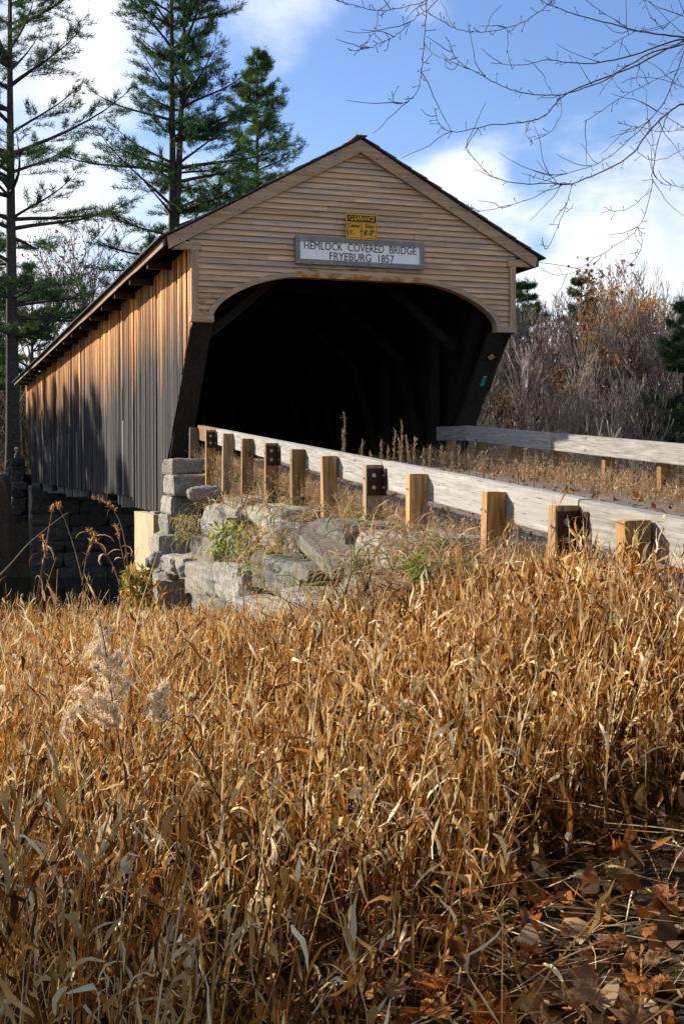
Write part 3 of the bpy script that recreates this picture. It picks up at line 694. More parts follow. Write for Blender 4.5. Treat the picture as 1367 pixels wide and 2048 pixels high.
def build_rail(left):
    xo = 3.52 if left else 8.045
    G = empty('guard_rail', rail_pt(15, xo) - Vector((0, 0, 0.62)))
    tag(G, 'near timber guard rail with tan posts standing on the camera side' if left else 'far timber guard rail partly shaded by the bridge', 'guard rail')
    side = RLEFT if left else -RLEFT          # posts stand on the outer side
    r = random.Random(2 if left else 3)
    def beam(a, b, m=M['rail'], dz=0.0):
        a = a + Vector((0, 0, dz - RH / 2)); b = b + Vector((0, 0, dz - RH / 2))
        x = (b - a); L = x.length; x.normalize(); y = Vector((0, 0, 1)).cross(x).normalized(); z = x.cross(y)
        bm = bmesh.new(); bmesh.ops.create_cube(bm, size=1.0); bmesh.ops.scale(bm, vec=(L - 0.006, RW, RH), verts=bm.verts)
        bmesh.ops.bevel(bm, geom=list(bm.edges), offset=0.007, segments=2, affect='EDGES')
        me = bpy.data.meshes.new('rail_beam'); bm.to_mesh(me); bm.free()
        mm = Matrix((x, y, z)).transposed().to_4x4(); mm.translation = (a + b) / 2
        return put('rail_beam', me, m, G, mm)
    def post(d, hgt=1.25, drop=0.035, mat='post', bracket=False, tilt=0.0):
        c = rail_pt(d, xo) + side * (RW / 2 + PT / 2 + 0.003) + Vector((0, 0, -drop - hgt / 2))
        bm = bmesh.new(); bmesh.ops.create_cube(bm, size=1.0); bmesh.ops.scale(bm, vec=(PA, PT, hgt), verts=bm.verts)
        bmesh.ops.bevel(bm, geom=list(bm.edges), offset=0.005, segments=2, affect='EDGES')
        me = bpy.data.meshes.new('post'); bm.to_mesh(me); bm.free()
        p = put('post', me, M[mat], G, frameM(c, RDIR, Vector((tilt, tilt * 0.5, 1)).normalized()))
        top = c + Vector((0, 0, hgt / 2))
        # through-bolt end on the outer face
        bolt(p, top + side * (PT / 2 + 0.004) + Vector((0, 0, -0.12)), side, 0.012)
        if bracket:
            nf = RDIR
            b0 = top + nf * (PA / 2 + 0.006) + Vector((0, 0, -0.155))
            me = bevbox('steel_bracket', 0.010, PT - 0.012, 0.245, 0.002, 1)
            k = put('steel_bracket', me, M['steel'], p, frameM(b0, nf))
            me = bevbox('steel_bracket', 0.12, 0.010, 0.245, 0.002, 1)
            put('steel_bracket', me, M['steel'], p, frameM(top + nf * (PA / 2 + 0.062) - side * (PT / 2 - 0.006) + Vector((0, 0, -0.155)), nf))
            for dz in (-0.095, -0.205):
                bolt(p, top + nf * (PA / 2 + 0.013) + side * 0.01 + Vector((0, 0, dz)), nf, 0.020)
                bolt(p, top + nf * (PA / 2 + 0.075) - side * (PT / 2 - 0.012) + Vector((0, 0, dz)), side, 0.016)
        return p
    if left:
        ds = [22.27, 20.5, 18.98, 17.5, 15.97, 14.56, 13.16, 11.65, 10.44, 8.83, 7.73, 6.87, 5.4]
        for k, d in enumerate(ds):
            post(d, 1.15 if k < 9 else 1.5, 0.025 + r.uniform(0, 0.02), 'postshade' if k == 0 else 'post', k in (1, 4, 7, 10), r.uniform(-0.03, 0.03) if k not in (1, 4, 7, 10) else 0.0)
        cuts = [22.33, 20.45, 15.95, 11.63, 7.70, 3.6]
        for i, (a, b) in enumerate(zip(cuts[:-1], cuts[1:])): beam(rail_pt(a, xo), rail_pt(b, xo), M['post'] if i == 0 else M['rail'], r.uniform(-0.006, 0.006))
    else:
        k0 = px(877, 850, 23.6); k1 = rail_pt(22.0, xo)
        k0.z = k1.z + 0.03
        beam(k0, k1)
        for a, b in ((22.0, 18.6), (18.6, 13.0), (13.0, 7.0)): beam(rail_pt(a, xo), rail_pt(b, xo), dz=r.uniform(-0.005, 0.005))
        for d in (23.2, 21.7, 20.2, 18.7, 17.2, 15.75, 14.3, 12.6): post(d, 1.2, 0.04)
build_rail(True); build_rail(False)

# ------------------------------------------------------------------ stones and abutments
def stone_mesh(name, sx, sy, sz, seed, round_=0.25, rough=0.05, cuts=7):
    bm = bmesh.new(); bmesh.ops.create_cube(bm, size=2.0); bmesh.ops.subdivide_edges(bm, edges=list(bm.edges), cuts=cuts, use_grid_fill=True)
    rr = random.Random(seed); off = Vector((rr.uniform(0, 99), rr.uniform(0, 99), rr.uniform(0, 99)))
    sk = [rr.uniform(-0.08, 0.08) for _ in range(6)]
    p = 2.2 + 16.0 * (1 - round_) ** 2
    chips = []
    for k in range(3):     # broken corners and edges
        n = Vector((rr.choice([-1, 1]) * rr.uniform(0.3, 1), rr.choice([-1, 1]) * rr.uniform(0.3, 1), rr.choice([-1, 1]) * rr.uniform(0.3, 1))).normalized()
        chips.append((n, rr.uniform(1.12, 1.45)))
    for v in bm.verts:
        c = v.co.copy()
        q = (abs(c.x) ** p + abs(c.y) ** p + abs(c.z) ** p) ** (1 / p); c = c / max(q, 1e-6)
        for n, h in chips:
            ex = c.dot(n) - h
            if ex > 0: c -= n * ex
        c.x += sk[0] * c.z + sk[1] * c.y * 0.5; c.z += sk[2] * c.x * 0.6 + sk[4] * c.y * 0.5; c.y += sk[3] * c.z * 0.6
        w = Vector((c.x * sx / 2, c.y * sy / 2, c.z * sz / 2)); n = c.normalized()
        d = mnoise.noise(w * 3.1 + off) + 0.7 * abs(mnoise.noise(w * 8 + off)) + 0.5 * mnoise.noise(w * 19 + off)
        v.co = w + n * d * rough * min(1.3, (sx * sy * sz) ** (1 / 3) * 2.0)
    me = bpy.data.meshes.new(name); bm.to_mesh(me); bm.free(); return me
def build_stones():
    WX = Vector((*[b - a for a, b in zip(c2w(0, 0), c2w(0.2584, -0.966))], 0)).normalized()     # along the wall towards the camera
    WO = RLEFT
    Wl = empty('stone_wing_wall', px(560, 1230, 15)); tag(Wl, 'tumbled grey granite wing wall holding up the road bank', 'stone wall')
    Ab = empty('near_abutment', px(300, 1180, 24)); tag(Ab, 'near bridge abutment of squared granite blocks with a tan concrete seat', 'abutment')
    def on_wall(u, v, prot):
        x, h, z = raydir(u, v); x /= h; z /= h
        d = (2.95 - prot * 1.035) / (x + 0.2675); X, Y = c2w(x * d, d); return Vector((X, Y, CZ + z * d)), d
    def blk(u0, v0, u1, v1, prot, par, depth=0.7, rnd=0.15, rough=0.05, mat='stone', seed=[1], yaw=0.0, roll=0.0):
        p0, d0 = on_wall(u0, (v0 + v1) / 2, prot); p1, d1 = on_wall(u1, (v0 + v1) / 2, prot)
        dm = (d0 + d1) / 2; L = max(0.16, (p1 - p0).length); H = (v1 - v0) * dm / FPX * 1.04
        if L > 1.5: p1 = p0 + (p1 - p0) * (1.5 / L); L = 1.5
        seed[0] += 1
        me = stone_mesh('stone', L * 0.955, depth, H * 0.93, seed[0], rnd, rough * 0.7)
        c = (p0 + p1) / 2 - WO * (depth / 2)
        m = frameM(c, WX) @ Matrix.Rotation(yaw, 4, 'Z') @ Matrix.Rotation(roll, 4, 'Y')
        o = put('stone', me, M[mat], par, m)
        return o
    # squared corner column beside the leaning wall
    for q in [(322, 917, 392, 950, 0.10), (324, 946, 428, 992, 0.14), (320, 990, 398, 1028, 0.12), (314, 1026, 366, 1070, 0.16), (296, 1064, 362, 1109, 0.34)]:
        blk(*q, Ab, 0.75, 0.04, 0.03)
    for q in [(402, 1012, 452, 1076, 0.20), (384, 1072, 458, 1128, 0.32), (456, 1066, 500, 1120, 0.26), (380, 1128, 436, 1196, 0.46), (432, 1130, 505, 1205, 0.42),
              (330, 1112, 380, 1150, 0.50), (300, 1150, 385, 1215, 0.60), (380, 1196, 470, 1260, 0.60), (470, 1205, 560, 1270, 0.52),
              (428, 994, 500, 1040, 0.10), (494, 1012, 566, 1054, 0.10), (505, 1048, 560, 1100, 0.20), (500, 1100, 532, 1180, 0.30), (548, 1072, 602, 1124, 0.16)]:
        blk(*q, Wl, 0.5, 0.10, 0.06, yaw=random.uniform(-0.1, 0.12))
    blk(588, 1042, 702, 1108, 0.20, Wl, 0.55, 0.08, 0.045, yaw=0.10)      # the big squared block
    blk(708, 1066, 806, 1150, 0.12, Wl, 0.7, 0.45, 0.05, yaw=0.05)
    blk(592, 1098, 664, 1126, 0.42, Wl, 0.5, 0.1, 0.03, roll=0.16)        # slipped slab
    blk(530, 1118, 664, 1198, 0.46, Wl, 0.8, 0.12, 0.06, yaw=0.06)
    blk(652, 1112, 704, 1148, 0.30, Wl, 0.5, 0.2, 0.05)
    blk(668, 1150, 720, 1222, 0.34, Wl, 0.8, 0.3, 0.06); blk(730, 1155, 790, 1226, 0.28, Wl, 0.7, 0.4, 0.05)
    blk(560, 1196, 660, 1262, 0.62, Wl, 0.7, 0.3, 0.07)
    # loose rounded cobbles wedged at the corner
    for k, (u, v, s, d) in enumerate([(318, 1118, 0.26, 22.2), (305, 1124, 0.2, 22.0), (334, 1132, 0.22, 21.8), (356, 1130, 0.25, 21.0), (372, 1140, 0.2, 20.6), (408, 990, 0.42, 20.4), (344, 1146, 0.2, 21.2), (322, 1150, 0.24, 21.4)]):
        d = (2.95 - 0.42 * 1.035) / ((u - 683.5) / FPX + 0.2675) - 0.05
        me = stone_mesh('cobble', s * 1.1, s, s * (0.8 if k != 5 else 0.5), 50 + k, 0.8, 0.08)
        put('stone', me, M['stone'], Wl, frameM(px(u, v, d), WX))
    # low boulders buried in the grass
    labs = ['low grey boulder in the dry grass at the foot of the wing wall', 'flat grey boulder half hidden by grass in front of the middle posts', 'long pale boulder buried in tall grass near the right edge', 'small rounded boulder under the slipped slab of the wing wall', 'grey boulder hidden in grass left of the pale boulder']
    for k, (u, v, d, sx, sy, sz) in enumerate([(770, 1290, 9.2, 0.60, 0.42, 0.45), (905, 1225, 9.8, 0.62, 0.4, 0.3), (1280, 1252, 6.35, 0.46, 0.30, 0.15), (617, 1222, 13.0, 0.28, 0.22, 0.25), (1030, 1240, 7.5, 0.35, 0.25, 0.2)]):
        me = stone_mesh('boulder', sx, sy, sz, 80 + k, 0.6, 0.06)
        o = put('boulder', me, M['stone'], None, frameM(px(u, v, d), WX)); tag(o, labs[k], 'boulder')
    # concrete bearing seat under the wall corner
    box('concrete_seat', -3.12, 3.12, 3.05, 5.4, -2.35, -0.845, M['concrete'], Ab)
    box('concrete_footing', -3.26, 3.26, 2.7, 5.75, -5.6, -2.353, M['concrete'], Ab)
    box('bearing_timber', -3.06, 3.0, 3.3, 3.8, -0.842, -0.795, M['wallnew'], Ab)
    # far abutment
    Fa = empty('far_abutment', (-3.4, LB - 3, -4)); tag(Fa, 'far bridge abutment of rough stones in deep shade', 'abutment')
    box('concrete_seat', -3.15, 3.15, LB - 5.2, LB - 3.0, -5.6, -0.62, M['concreteshade'], Fa)
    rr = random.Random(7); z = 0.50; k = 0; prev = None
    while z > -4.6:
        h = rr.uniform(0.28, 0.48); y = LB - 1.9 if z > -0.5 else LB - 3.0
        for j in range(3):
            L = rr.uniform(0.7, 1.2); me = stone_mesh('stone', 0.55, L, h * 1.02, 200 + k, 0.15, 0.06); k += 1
            put('stone', me, M['stoneshade'], Fa, Matrix.Translation((-3.36 - rr.uniform(0, 0.12) - 0.04 * (1 - z), y + L / 2, z - h / 2))); y += L
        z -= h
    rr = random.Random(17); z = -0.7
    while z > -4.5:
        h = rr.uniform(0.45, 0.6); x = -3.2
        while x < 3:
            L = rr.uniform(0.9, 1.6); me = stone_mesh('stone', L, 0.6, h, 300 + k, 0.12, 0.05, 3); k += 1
            put('stone', me, M['stoneshade'], Fa, Matrix.Translation((x + L / 2, LB - 5.35, z - h / 2))); x += L
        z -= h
build_stones()

# ------------------------------------------------------------------ ribbons: grass, leaves, needles
def ribbons(P, az, el, ln, wd, bend, twist, col, nseg=4, tipw=0.1, basew=0.5, pw=1.3, kink=0.0):
    """many tapering blades. P root (n,3), az heading, el start elevation, bend total change of elevation"""
    n = len(P); k = nseg + 1; t = np.linspace(0, 1, k)
    V = np.zeros((n, k, 2, 3), np.float32); c = P.astype(np.float64).copy(); step = ln / nseg
    for i in range(k):
        if kink and i: az = az + RNG.normal(0, kink, n)
        e = el - bend * t[i] ** pw + (RNG.normal(0, kink * 0.5, n) if kink and i else 0)
        dirv = np.stack([np.cos(az) * np.cos(e), np.sin(az) * np.cos(e), np.sin(e)], 1)
        if i: c = c + dirv * step[:, None]
        tw = twist * t[i]
        side = np.stack([-np.sin(az), np.cos(az), np.zeros(n)], 1)
        upv = np.cross(dirv, side); sv = side * np.cos(tw)[:, None] + upv * np.sin(tw)[:, None]
        prof = basew + (1 - basew) * min(1, t[i] / 0.35) if t[i] < 0.35 else 1 - (1 - tipw) * ((t[i] - 0.35) / 0.65) ** 1.4
        off = sv * (wd * prof * 0.5)[:, None]
        V[:, i, 0] = c - off; V[:, i, 1] = c + off
    base = (np.arange(n) * k * 2)[:, None]; s = np.arange(nseg)[None, :] * 2
    F = np.stack([base + s, base + s + 1, base + s + 3, base + s + 2], -1).reshape(-1, 4)
    return V.reshape(-1, 3), F, np.repeat(col, k * 2, axis=0)
def merge(parts):
    vs, fs, cs = [], [], []; o = 0
    for v, f, c in parts: vs.append(v); fs.append(f + o); cs.append(c); o += len(v)
    return np.concatenate(vs), np.concatenate(fs), np.concatenate(cs)
def pick(n, cols, wts, jit=0.25):
    cols = np.array(cols); i = RNG.choice(len(cols), n, p=np.array(wts) / sum(wts))
    return cols[i] * (1 + RNG.uniform(-jit, jit, (n, 1)))
STRAW = [(0.60, 0.355, 0.115), (0.46, 0.205, 0.042), (0.72, 0.52, 0.24), (0.29, 0.105, 0.02), (0.12, 0.045, 0.012), (0.86, 0.72, 0.46)]
STW = [4.8, 4.6, 4.6, 3.6, 3.2, 3.6]
def field_points(n, d0, d1, wpow=0.0):
    d = d0 + (d1 - d0) * RNG.random(n) ** (1.0 + wpow); half = 0.266 * d + 0.45
    x = RNG.uniform(-1, 1, n) * half
    return x, d
def build_tall_grass():
    parts = []
    A = 0
    x, d = [], []
    for d0, d1, dens in ((2.75, 4.2, 270), (4.2, 6.5, 340), (6.5, 9.5, 320), (9.5, 14.5, 190)):
        dm = (d0 + d1) / 2; area = (d1 - d0) * 2 * (0.266 * dm + 0.45); n = int(area * dens)
        dd = RNG.uniform(d0, d1, n); xx = RNG.uniform(-1, 1, n) * (0.266 * dd + 0.45); x.append(xx); d.append(dd)
    nb = 1500; db = RNG.uniform(5.6, 9.4, nb); eb = RNG.uniform(-0.9, 0.33, nb); x.append(eb * 1.035 + 2.95 - 0.2675 * db); d.append(db)     # thick growth round the post feet
    x = np.concatenate(x); d = np.concatenate(d); e = wing_e(x, d)
    keep = (e < -0.55) | ((d < 9.6) & (e < 0.30))
    bare = smooth(0.10, 0.55, x - 0.05 * np.sin(d * 9)) * (1 - smooth(4.1, 4.6, d + 0.25 * np.sin(x * 5)))
    bare = np.maximum(bare, 0.94 * (1 - smooth(3.45, 4.0, d + 0.2 * np.sin(x * 7))) * smooth(-0.5, -0.05, x))
    bare = np.maximum(bare, 0.35 * np.exp(-(((x - 1.15) / 0.35) ** 2 + ((d - 5.3) / 0.45) ** 2)))
    bare = np.maximum(bare, 0.65 * np.exp(-(((x + 0.15) / 0.30) ** 2 + ((d - 5.0) / 0.2) ** 2)))
    clump = 0.5 + 0.5 * vnoise(x, d, 3.6, 4.0)
    keep &= RNG.random(len(x)) > np.maximum(bare, 0.85 * smooth(0.55, 0.25, clump) + 0.06)
    x, d, e = x[keep], d[keep], e[keep]; n = len(x)
    X, Y = c2w(x, d); Z = gz(X, Y) - 0.02; P = np.stack([X, Y, Z], 1)
    # shorter close under the wing wall and by the posts
    H = 0.84 - 0.34 * smooth(7.5, 12.5, d) - 0.10 * smooth(-1.3, 0.2, e) * smooth(5.5, 8, d)
    H = H * (0.52 + 0.60 * RNG.random(n) ** 0.8) * (0.9 + 0.18 * vnoise(x, d, 1.7, 2.0))
    u = 683.5 + x / d * FPX
    vs = np.interp(u, [0, 200, 300, 700, 820, 960, 1060, 1367], [1172, 1178, 1215, 1228, 1205, 1140, 1100, 1085])
    cap = np.maximum(0.10, CZ - (vs - 939) / FPX * d - Z)          # the field gets shorter towards the wall
    H = np.where(d > 5.0, np.minimum(H, cap * RNG.uniform(0.55, 1.12, n)), H)
    H = np.where(RNG.random(n) < 0.055, H * 1.3 + 0.06, H)
    az = RNG.uniform(0, 2 * np.pi, n); az = np.where(RNG.random(n) < 0.4, RNG.normal(-0.6, 0.7, n), az)
    lean = np.abs(RNG.normal(0, 0.14, n)) + 0.03
    flat = RNG.random(n) < 0.11; lean = np.where(flat, RNG.uniform(0.6, 1.2, n), lean)
    el = np.pi / 2 - lean; bend = np.abs(RNG.normal(0.15, 0.22, n)); col = pick(n, STRAW, STW)
    parts.append(ribbons(P, az, el, H, RNG.uniform(0.0035, 0.0075, n), bend, RNG.uniform(-2, 2, n), col, 4, 0.35, 0.9, 1.3, 0.10))
    # seed heads on some stems
    hd = RNG.random(n) < 0.16; nh = int(hd.sum())
    for k in range(9):
        tt = RNG.uniform(0.84, 1.0, nh); e3 = el[hd] - bend[hd] * 0.55 * tt
        C = P[hd] + np.stack([np.cos(az[hd]) * np.cos(e3), np.sin(az[hd]) * np.cos(e3), np.sin(e3)], 1) * (H[hd] * tt)[:, None] + RNG.normal(0, 0.004, (nh, 3))
        parts.append(ribbons(C, RNG.uniform(0, 6.28, nh), RNG.uniform(0.4, 1.5, nh), RNG.uniform(0.015, 0.04, nh), RNG.uniform(0.003, 0.007, nh), RNG.normal(0.2, 0.4, nh), RNG.uniform(-1, 1, nh), pick(nh, STRAW, STW), 1, 0.3, 0.7))
    # leaves up each stem
    for k in range(7):
        t = np.clip(RNG.uniform(0.06, 0.98, n), 0, 1); m = RNG.random(n) < (0.95 if k < 4 else 0.75)
        m &= (d < 9.5) | (k < 3)
        e2 = el - bend * (t ** 1.3) * 0.55
        C = P + np.stack([np.cos(az) * np.cos(e2), np.sin(az) * np.cos(e2), np.sin(e2)], 1) * (H * t)[:, None]
        C, tm, nn = C[m], t[m], int(m.sum())
        a2 = RNG.uniform(0, 2 * np.pi, nn); el2 = RNG.uniform(0.85, 1.52, nn); dead = RNG.random(nn) < 0.50
        bd = np.where(dead, RNG.uniform(2.2, 3.1, nn), RNG.uniform(-0.1, 0.8, nn))
        ll = RNG.uniform(0.05, 0.18, nn) * np.where(d[m] > 7, 0.8, 1.0); ww = RNG.uniform(0.005, 0.0195, nn) * np.where(d[m] > 7, 0.75, 1.0)
        big = RNG.random(nn) < 0.05; ww = np.where(big, ww * 1.5, ww)
        cl = pick(nn, STRAW, STW, 0.3)
        parts.append(ribbons(C, a2, el2, ll, ww, bd, RNG.uniform(-3.0, 3.0, nn), cl, 4, 0.10, 0.5, 0.6, 0.42))
    # fallen, matted stalks on the ground
    n2 = 2400; x2, d2 = field_points(n2, 2.7, 6.5); X2, Y2 = c2w(x2, d2); P2 = np.stack([X2, Y2, gz(X2, Y2) + RNG.uniform(0.005, 0.09, n2)], 1)
    parts.append(ribbons(P2, RNG.uniform(0, 6.28, n2), RNG.normal(0.03, 0.12, n2), RNG.uniform(0.12, 0.55, n2), RNG.uniform(0.003, 0.008, n2), RNG.normal(0.05, 0.25, n2), RNG.uniform(-2, 2, n2), pick(n2, STRAW, STW), 3, 0.3, 0.8))
    # low thatch added in dark colours to paint shade between the stems
    n3 = 15000; x3, d3 = field_points(n3, 2.75, 9.5); m3 = (wing_e(x3, d3) < 0.2) & ~((x3 > 0.15) & (d3 < 4.3)); x3, d3 = x3[m3], d3[m3]; n3 = len(x3); X3, Y3 = c2w(x3, d3)
    P3 = np.stack([X3, Y3, gz(X3, Y3) - 0.01], 1)
    parts.append(ribbons(P3, RNG.uniform(0, 6.28, n3), RNG.uniform(0.5, 1.55, n3), RNG.uniform(0.12, 0.42, n3), RNG.uniform(0.008, 0.022, n3), RNG.uniform(0.0, 1.4, n3), RNG.uniform(-2, 2, n3), pick(n3, [(0.075, 0.035, 0.014), (0.13, 0.06, 0.02), (0.045, 0.025, 0.013), (0.20, 0.10, 0.035)], [3, 3, 2, 1]), 3, 0.3, 0.7, 1.3, 0.3))
    v, f, c = merge(parts)
    o = put('tall_dry_grass', npmesh('tall_dry_grass', v, f, c), M['straw']); tag(o, 'tall golden dry grass filling the foreground field', 'grass', kind='stuff')
build_tall_grass()

def build_bank_grass():
    parts = []
    FINE = [(0.44, 0.26, 0.13), (0.54, 0.37, 0.2), (0.35, 0.19, 0.09), (0.62, 0.5, 0.32)]; GREEN = [(0.13, 0.20, 0.035), (0.20, 0.25, 0.05), (0.30, 0.29, 0.08)]
    def patch(n, dlo, dhi, elo, ehi, hmin, hmax, gfrac, heads=True, w=0.0028):
        d = RNG.uniform(dlo, dhi, n); e = RNG.uniform(elo, ehi, n); x = e * 1.035 + 2.95 - 0.2675 * d
        X, Y = c2w(x, d); P = np.stack([X, Y, gz(X, Y) - 0.01], 1)
        g = RNG.random(n) < gfrac * (0.5 + 0.5 * vnoise(x, d, 2.6, 7.0)) * 1.6
        col = np.where(g[:, None], pick(n, GREEN, [2, 2, 1]), pick(n, FINE, [4, 3, 3, 1.5])); H = RNG.uniform(hmin, hmax, n) * np.where(g, 0.55, 1)
        az = RNG.uniform(0, 6.28, n); el = np.pi / 2 - np.abs(RNG.normal(0, 0.38, n)); bd = np.abs(RNG.normal(0.35, 0.4, n))
        parts.append(ribbons(P, az, el, H, np.full(n, w) * RNG.uniform(0.7, 1.8, n), bd, RNG.uniform(-2, 2, n), col, 3, 0.2, 0.9))
        if heads:
            for k in range(7):
                t = RNG.uniform(0.45, 1.0, n); e2 = el - bd * 0.5 * t
                C = P + np.stack([np.cos(az) * np.cos(e2), np.sin(az) * np.cos(e2), np.sin(e2)], 1) * (H * t)[:, None]; m = ~g
                nn = int(m.sum()); parts.append(ribbons(C[m] + RNG.normal(0, 0.012, (nn, 3)), RNG.uniform(0, 6.28, nn), RNG.uniform(-0.4, 1.3, nn), RNG.uniform(0.012, 0.05, nn), RNG.uniform(0.0045, 0.011, nn), RNG.normal(0, 0.5, nn), RNG.uniform(-2, 2, nn), pick(nn, FINE, [3, 3, 3, 2], 0.35), 1, 0.5, 0.8))
    patch(6200, 7.5, 22.2, -0.05, 0.62, 0.14, 0.40, 0.35)
    patch(1500, 7.5, 16.5, 0.50, 0.95, 0.12, 0.32, 0.25)
    patch(4600, 7.6, 13.0, -1.1, 0.15, 0.14, 0.38, 0.35)       # tumbling over the low end of the wall
    patch(1500, 11, 21, -0.75, 0.05, 0.12, 0.36, 0.3)
    patch(1500, 16.0, 21.0, 0.1, 0.5, 0.06, 0.14, 0.95, False, 0.006)
    patch(2800, 11.0, 22.5, 3.9, 4.9, 0.10, 0.36, 0.40)        # along the far rail
    patch(2200, 9.0, 22.0, 4.9, 6.2, 0.2, 0.55, 0.25)
    v, f, c = merge(parts)
    o = put('fine_bank_grass', npmesh('fine_bank_grass', v, f, c), M['straw']); tag(o, 'fine reddish brown grass on the road bank below the rails', 'grass', kind='stuff')
build_bank_grass()

# ------------------------------------------------------------------ fallen leaves
def leaf_mesh(name, seed, oak=False):
    rr = random.Random(seed); outline = []
    if oak:
        n = 30
        for k in range(n):
            a = 2 * math.pi * k / n; L = 0.5 * (1 + 0.0 * math.cos(a))
            r_ = 0.34 + 0.10 * math.sin(7 * a + rr.random()) + rr.uniform(-0.02, 0.02)
            outline.append((r_ * math.cos(a) * 1.6, r_ * math.sin(a) * 0.9))
    else:
        lobes = [(0, 1.0), (0.85, 0.82), (-0.85, 0.82), (1.75, 0.55), (-1.75, 0.55)]
        n = 40
        for k in range(n):
            a = -math.pi + 2 * math.pi * k / n; r_ = 0.26
            for la, lr in lobes:
                dd = (a - la + math.pi) % (2 * math.pi) - math.pi; r_ = max(r_, lr * 0.62 * max(0, 1 - abs(dd) / 0.42) ** 0.7)
            r_ *= 1 + (0.16 if k % 2 else -0.08) + rr.uniform(-0.04, 0.04); outline.append((r_ * math.cos(a), r_ * math.sin(a)))
    v = [(0, 0, 0)]; n = len(outline); cu = rr.uniform(0.5, 1.6); cv = rr.uniform(-0.9, 0.9); ph = rr.uniform(0, 6)
    def lift(x, y): return cu * 0.75 * y * y + cv * 0.55 * x * x + 0.07 * math.sin(7 * x + ph) + 0.07 * math.sin(8 * y + ph)
    for s in (0.5, 1.0):
        for x, y in outline: v.append((x * s, y * s, lift(x * s, y * s)))
    f = [(0, 1 + k, 1 + (k + 1) % n) for k in range(n)] + [(1 + k, 1 + n + k, 1 + n + (k + 1) % n, 1 + (k + 1) % n) for k in range(n)]
    f = [tuple(q) for q in f]
    i = len(v); v += [(-0.2, -0.012, 0.02), (-0.2, 0.012, 0.02), (-0.75, 0.01, 0.05), (-0.75, -0.01, 0.05)]; f.append((i, i + 1, i + 2, i + 3))
    return pymesh(name, v, f, True)
LEAFM = [leaf_mesh('fallen_leaf', 30 + k, k >= 5) for k in range(8)]
def build_leaves():
    rr = random.Random(21)
    places = []
    for k in range(215):
        d = rr.uniform(2.9, 4.9) if k % 3 else rr.uniform(2.9, 3.7)
        x = rr.uniform(-0.45, 0.266 * d + 0.15) if rr.random() < 0.8 else rr.uniform(-0.26 * d, 0.2)
        places.append((x, d))
    for k in range(22):
        places.append((rr.uniform(0.5, 1.5), rr.uniform(4.7, 6.0)))
    for k, (x, d) in enumerate(places):
        X, Y = c2w(x, d); z = float(gz(X, Y)); s = rr.uniform(0.075, 0.16); me = LEAFM[rr.randrange(8)]
        o = bpy.data.objects.new('fallen_leaf', me); COL.objects.link(o)
        if not me.materials: me.materials.append(M['bigleaf'])
        o.location = (X, Y, z + rr.uniform(0.02, 0.13)); o.scale = (s, s, s); o.rotation_euler = (rr.gauss(0, 0.45), rr.gauss(0, 0.45), rr.uniform(0, 6.28))
        if x > 0.1 and d < 4.7: lab, gp = 'curled brown fallen leaf in the bare litter patch at lower right', 'fallen leaves in the bare patch'
        elif d >= 4.7: lab, gp = 'brown fallen leaf in the shadowed hollow among the right-hand grass', 'fallen leaves in the right hollow'
        else: lab, gp = 'brown fallen leaf lying between the stems of the tall grass', 'fallen leaves between grass stems'
        tag(o, lab, 'leaf', gp)
    # small litter everywhere else
    n = 5200; x, d = field_points(n, 2.8, 10.0); m = wing_e(x, d) < 0.2; x, d = x[m], d[m]
    n2 = 5200; d2 = RNG.uniform(6, 24, n2); e2 = RNG.uniform(0.5, 5.2, n2); x2 = e2 * 1.035 + 2.95 - 0.2675 * d2
    x = np.concatenate([x, x2]); d = np.concatenate([d, d2]); n = len(x); X, Y = c2w(x, d); P = np.stack([X, Y, gz(X, Y) + RNG.uniform(0.01, 0.07, n)], 1)
    col = pick(n, [(0.24, 0.10, 0.035), (0.36, 0.22, 0.11), (0.40, 0.15, 0.04), (0.16, 0.085, 0.05), (0.46, 0.33, 0.2)], [3, 3, 1.5, 3, 1.5], 0.3)
    v, f, c = ribbons(P, RNG.uniform(0, 6.28, n), RNG.normal(0.25, 0.5, n), RNG.uniform(0.035, 0.11, n), RNG.uniform(0.025, 0.075, n), RNG.normal(0.5, 0.9, n), RNG.uniform(-1, 1, n), col, 3, 0.15, 0.3)
    o = put('leaf_litter', npmesh('leaf_litter', v, f, c), M['litter']); tag(o, 'small dead leaves scattered over ground and road', 'leaf litter', kind='stuff')
build_leaves()

# ------------------------------------------------------------------ tubes for wood
def tubes(segs, sides=4):
    s = np.array([(*a, *b, r0, r1) for a, b, r0, r1 in segs], float)
    A, B, r0, r1 = s[:, :3], s[:, 3:6], s[:, 6], s[:, 7]; D = B - A; D /= np.linalg.norm(D, axis=1)[:, None] + 1e-9
    ref = np.where(np.abs(D[:, 2:3]) < 0.9, np.array([[0, 0, 1.0]]), np.array([[1.0, 0, 0]])); U = np.cross(D, ref); U /= np.linalg.norm(U, axis=1)[:, None] + 1e-9; Vv = np.cross(D, U)
    n = len(s); out = np.zeros((n, 2, sides, 3))
    for k in range(sides):
        a = 2 * math.pi * k / sides; o = U * math.cos(a) + Vv * math.sin(a)
        out[:, 0, k] = A + o * r0[:, None]; out[:, 1, k] = B + o * r1[:, None]
    base = (np.arange(n) * 2 * sides)[:, None]; k = np.arange(sides)[None, :]; k2 = (k + 1) % sides
    F = np.stack([base + k, base + k2, base + sides + k2, base + sides + k], -1).reshape(-1, 4)
    return out.reshape(-1, 3), F
def tube_obj(name, segs, mat, parent=None, sides=4, mw=None):
    v, f = tubes(segs, sides); return put(name, npmesh(name, v, f, smooth=True), mat, parent, mw)

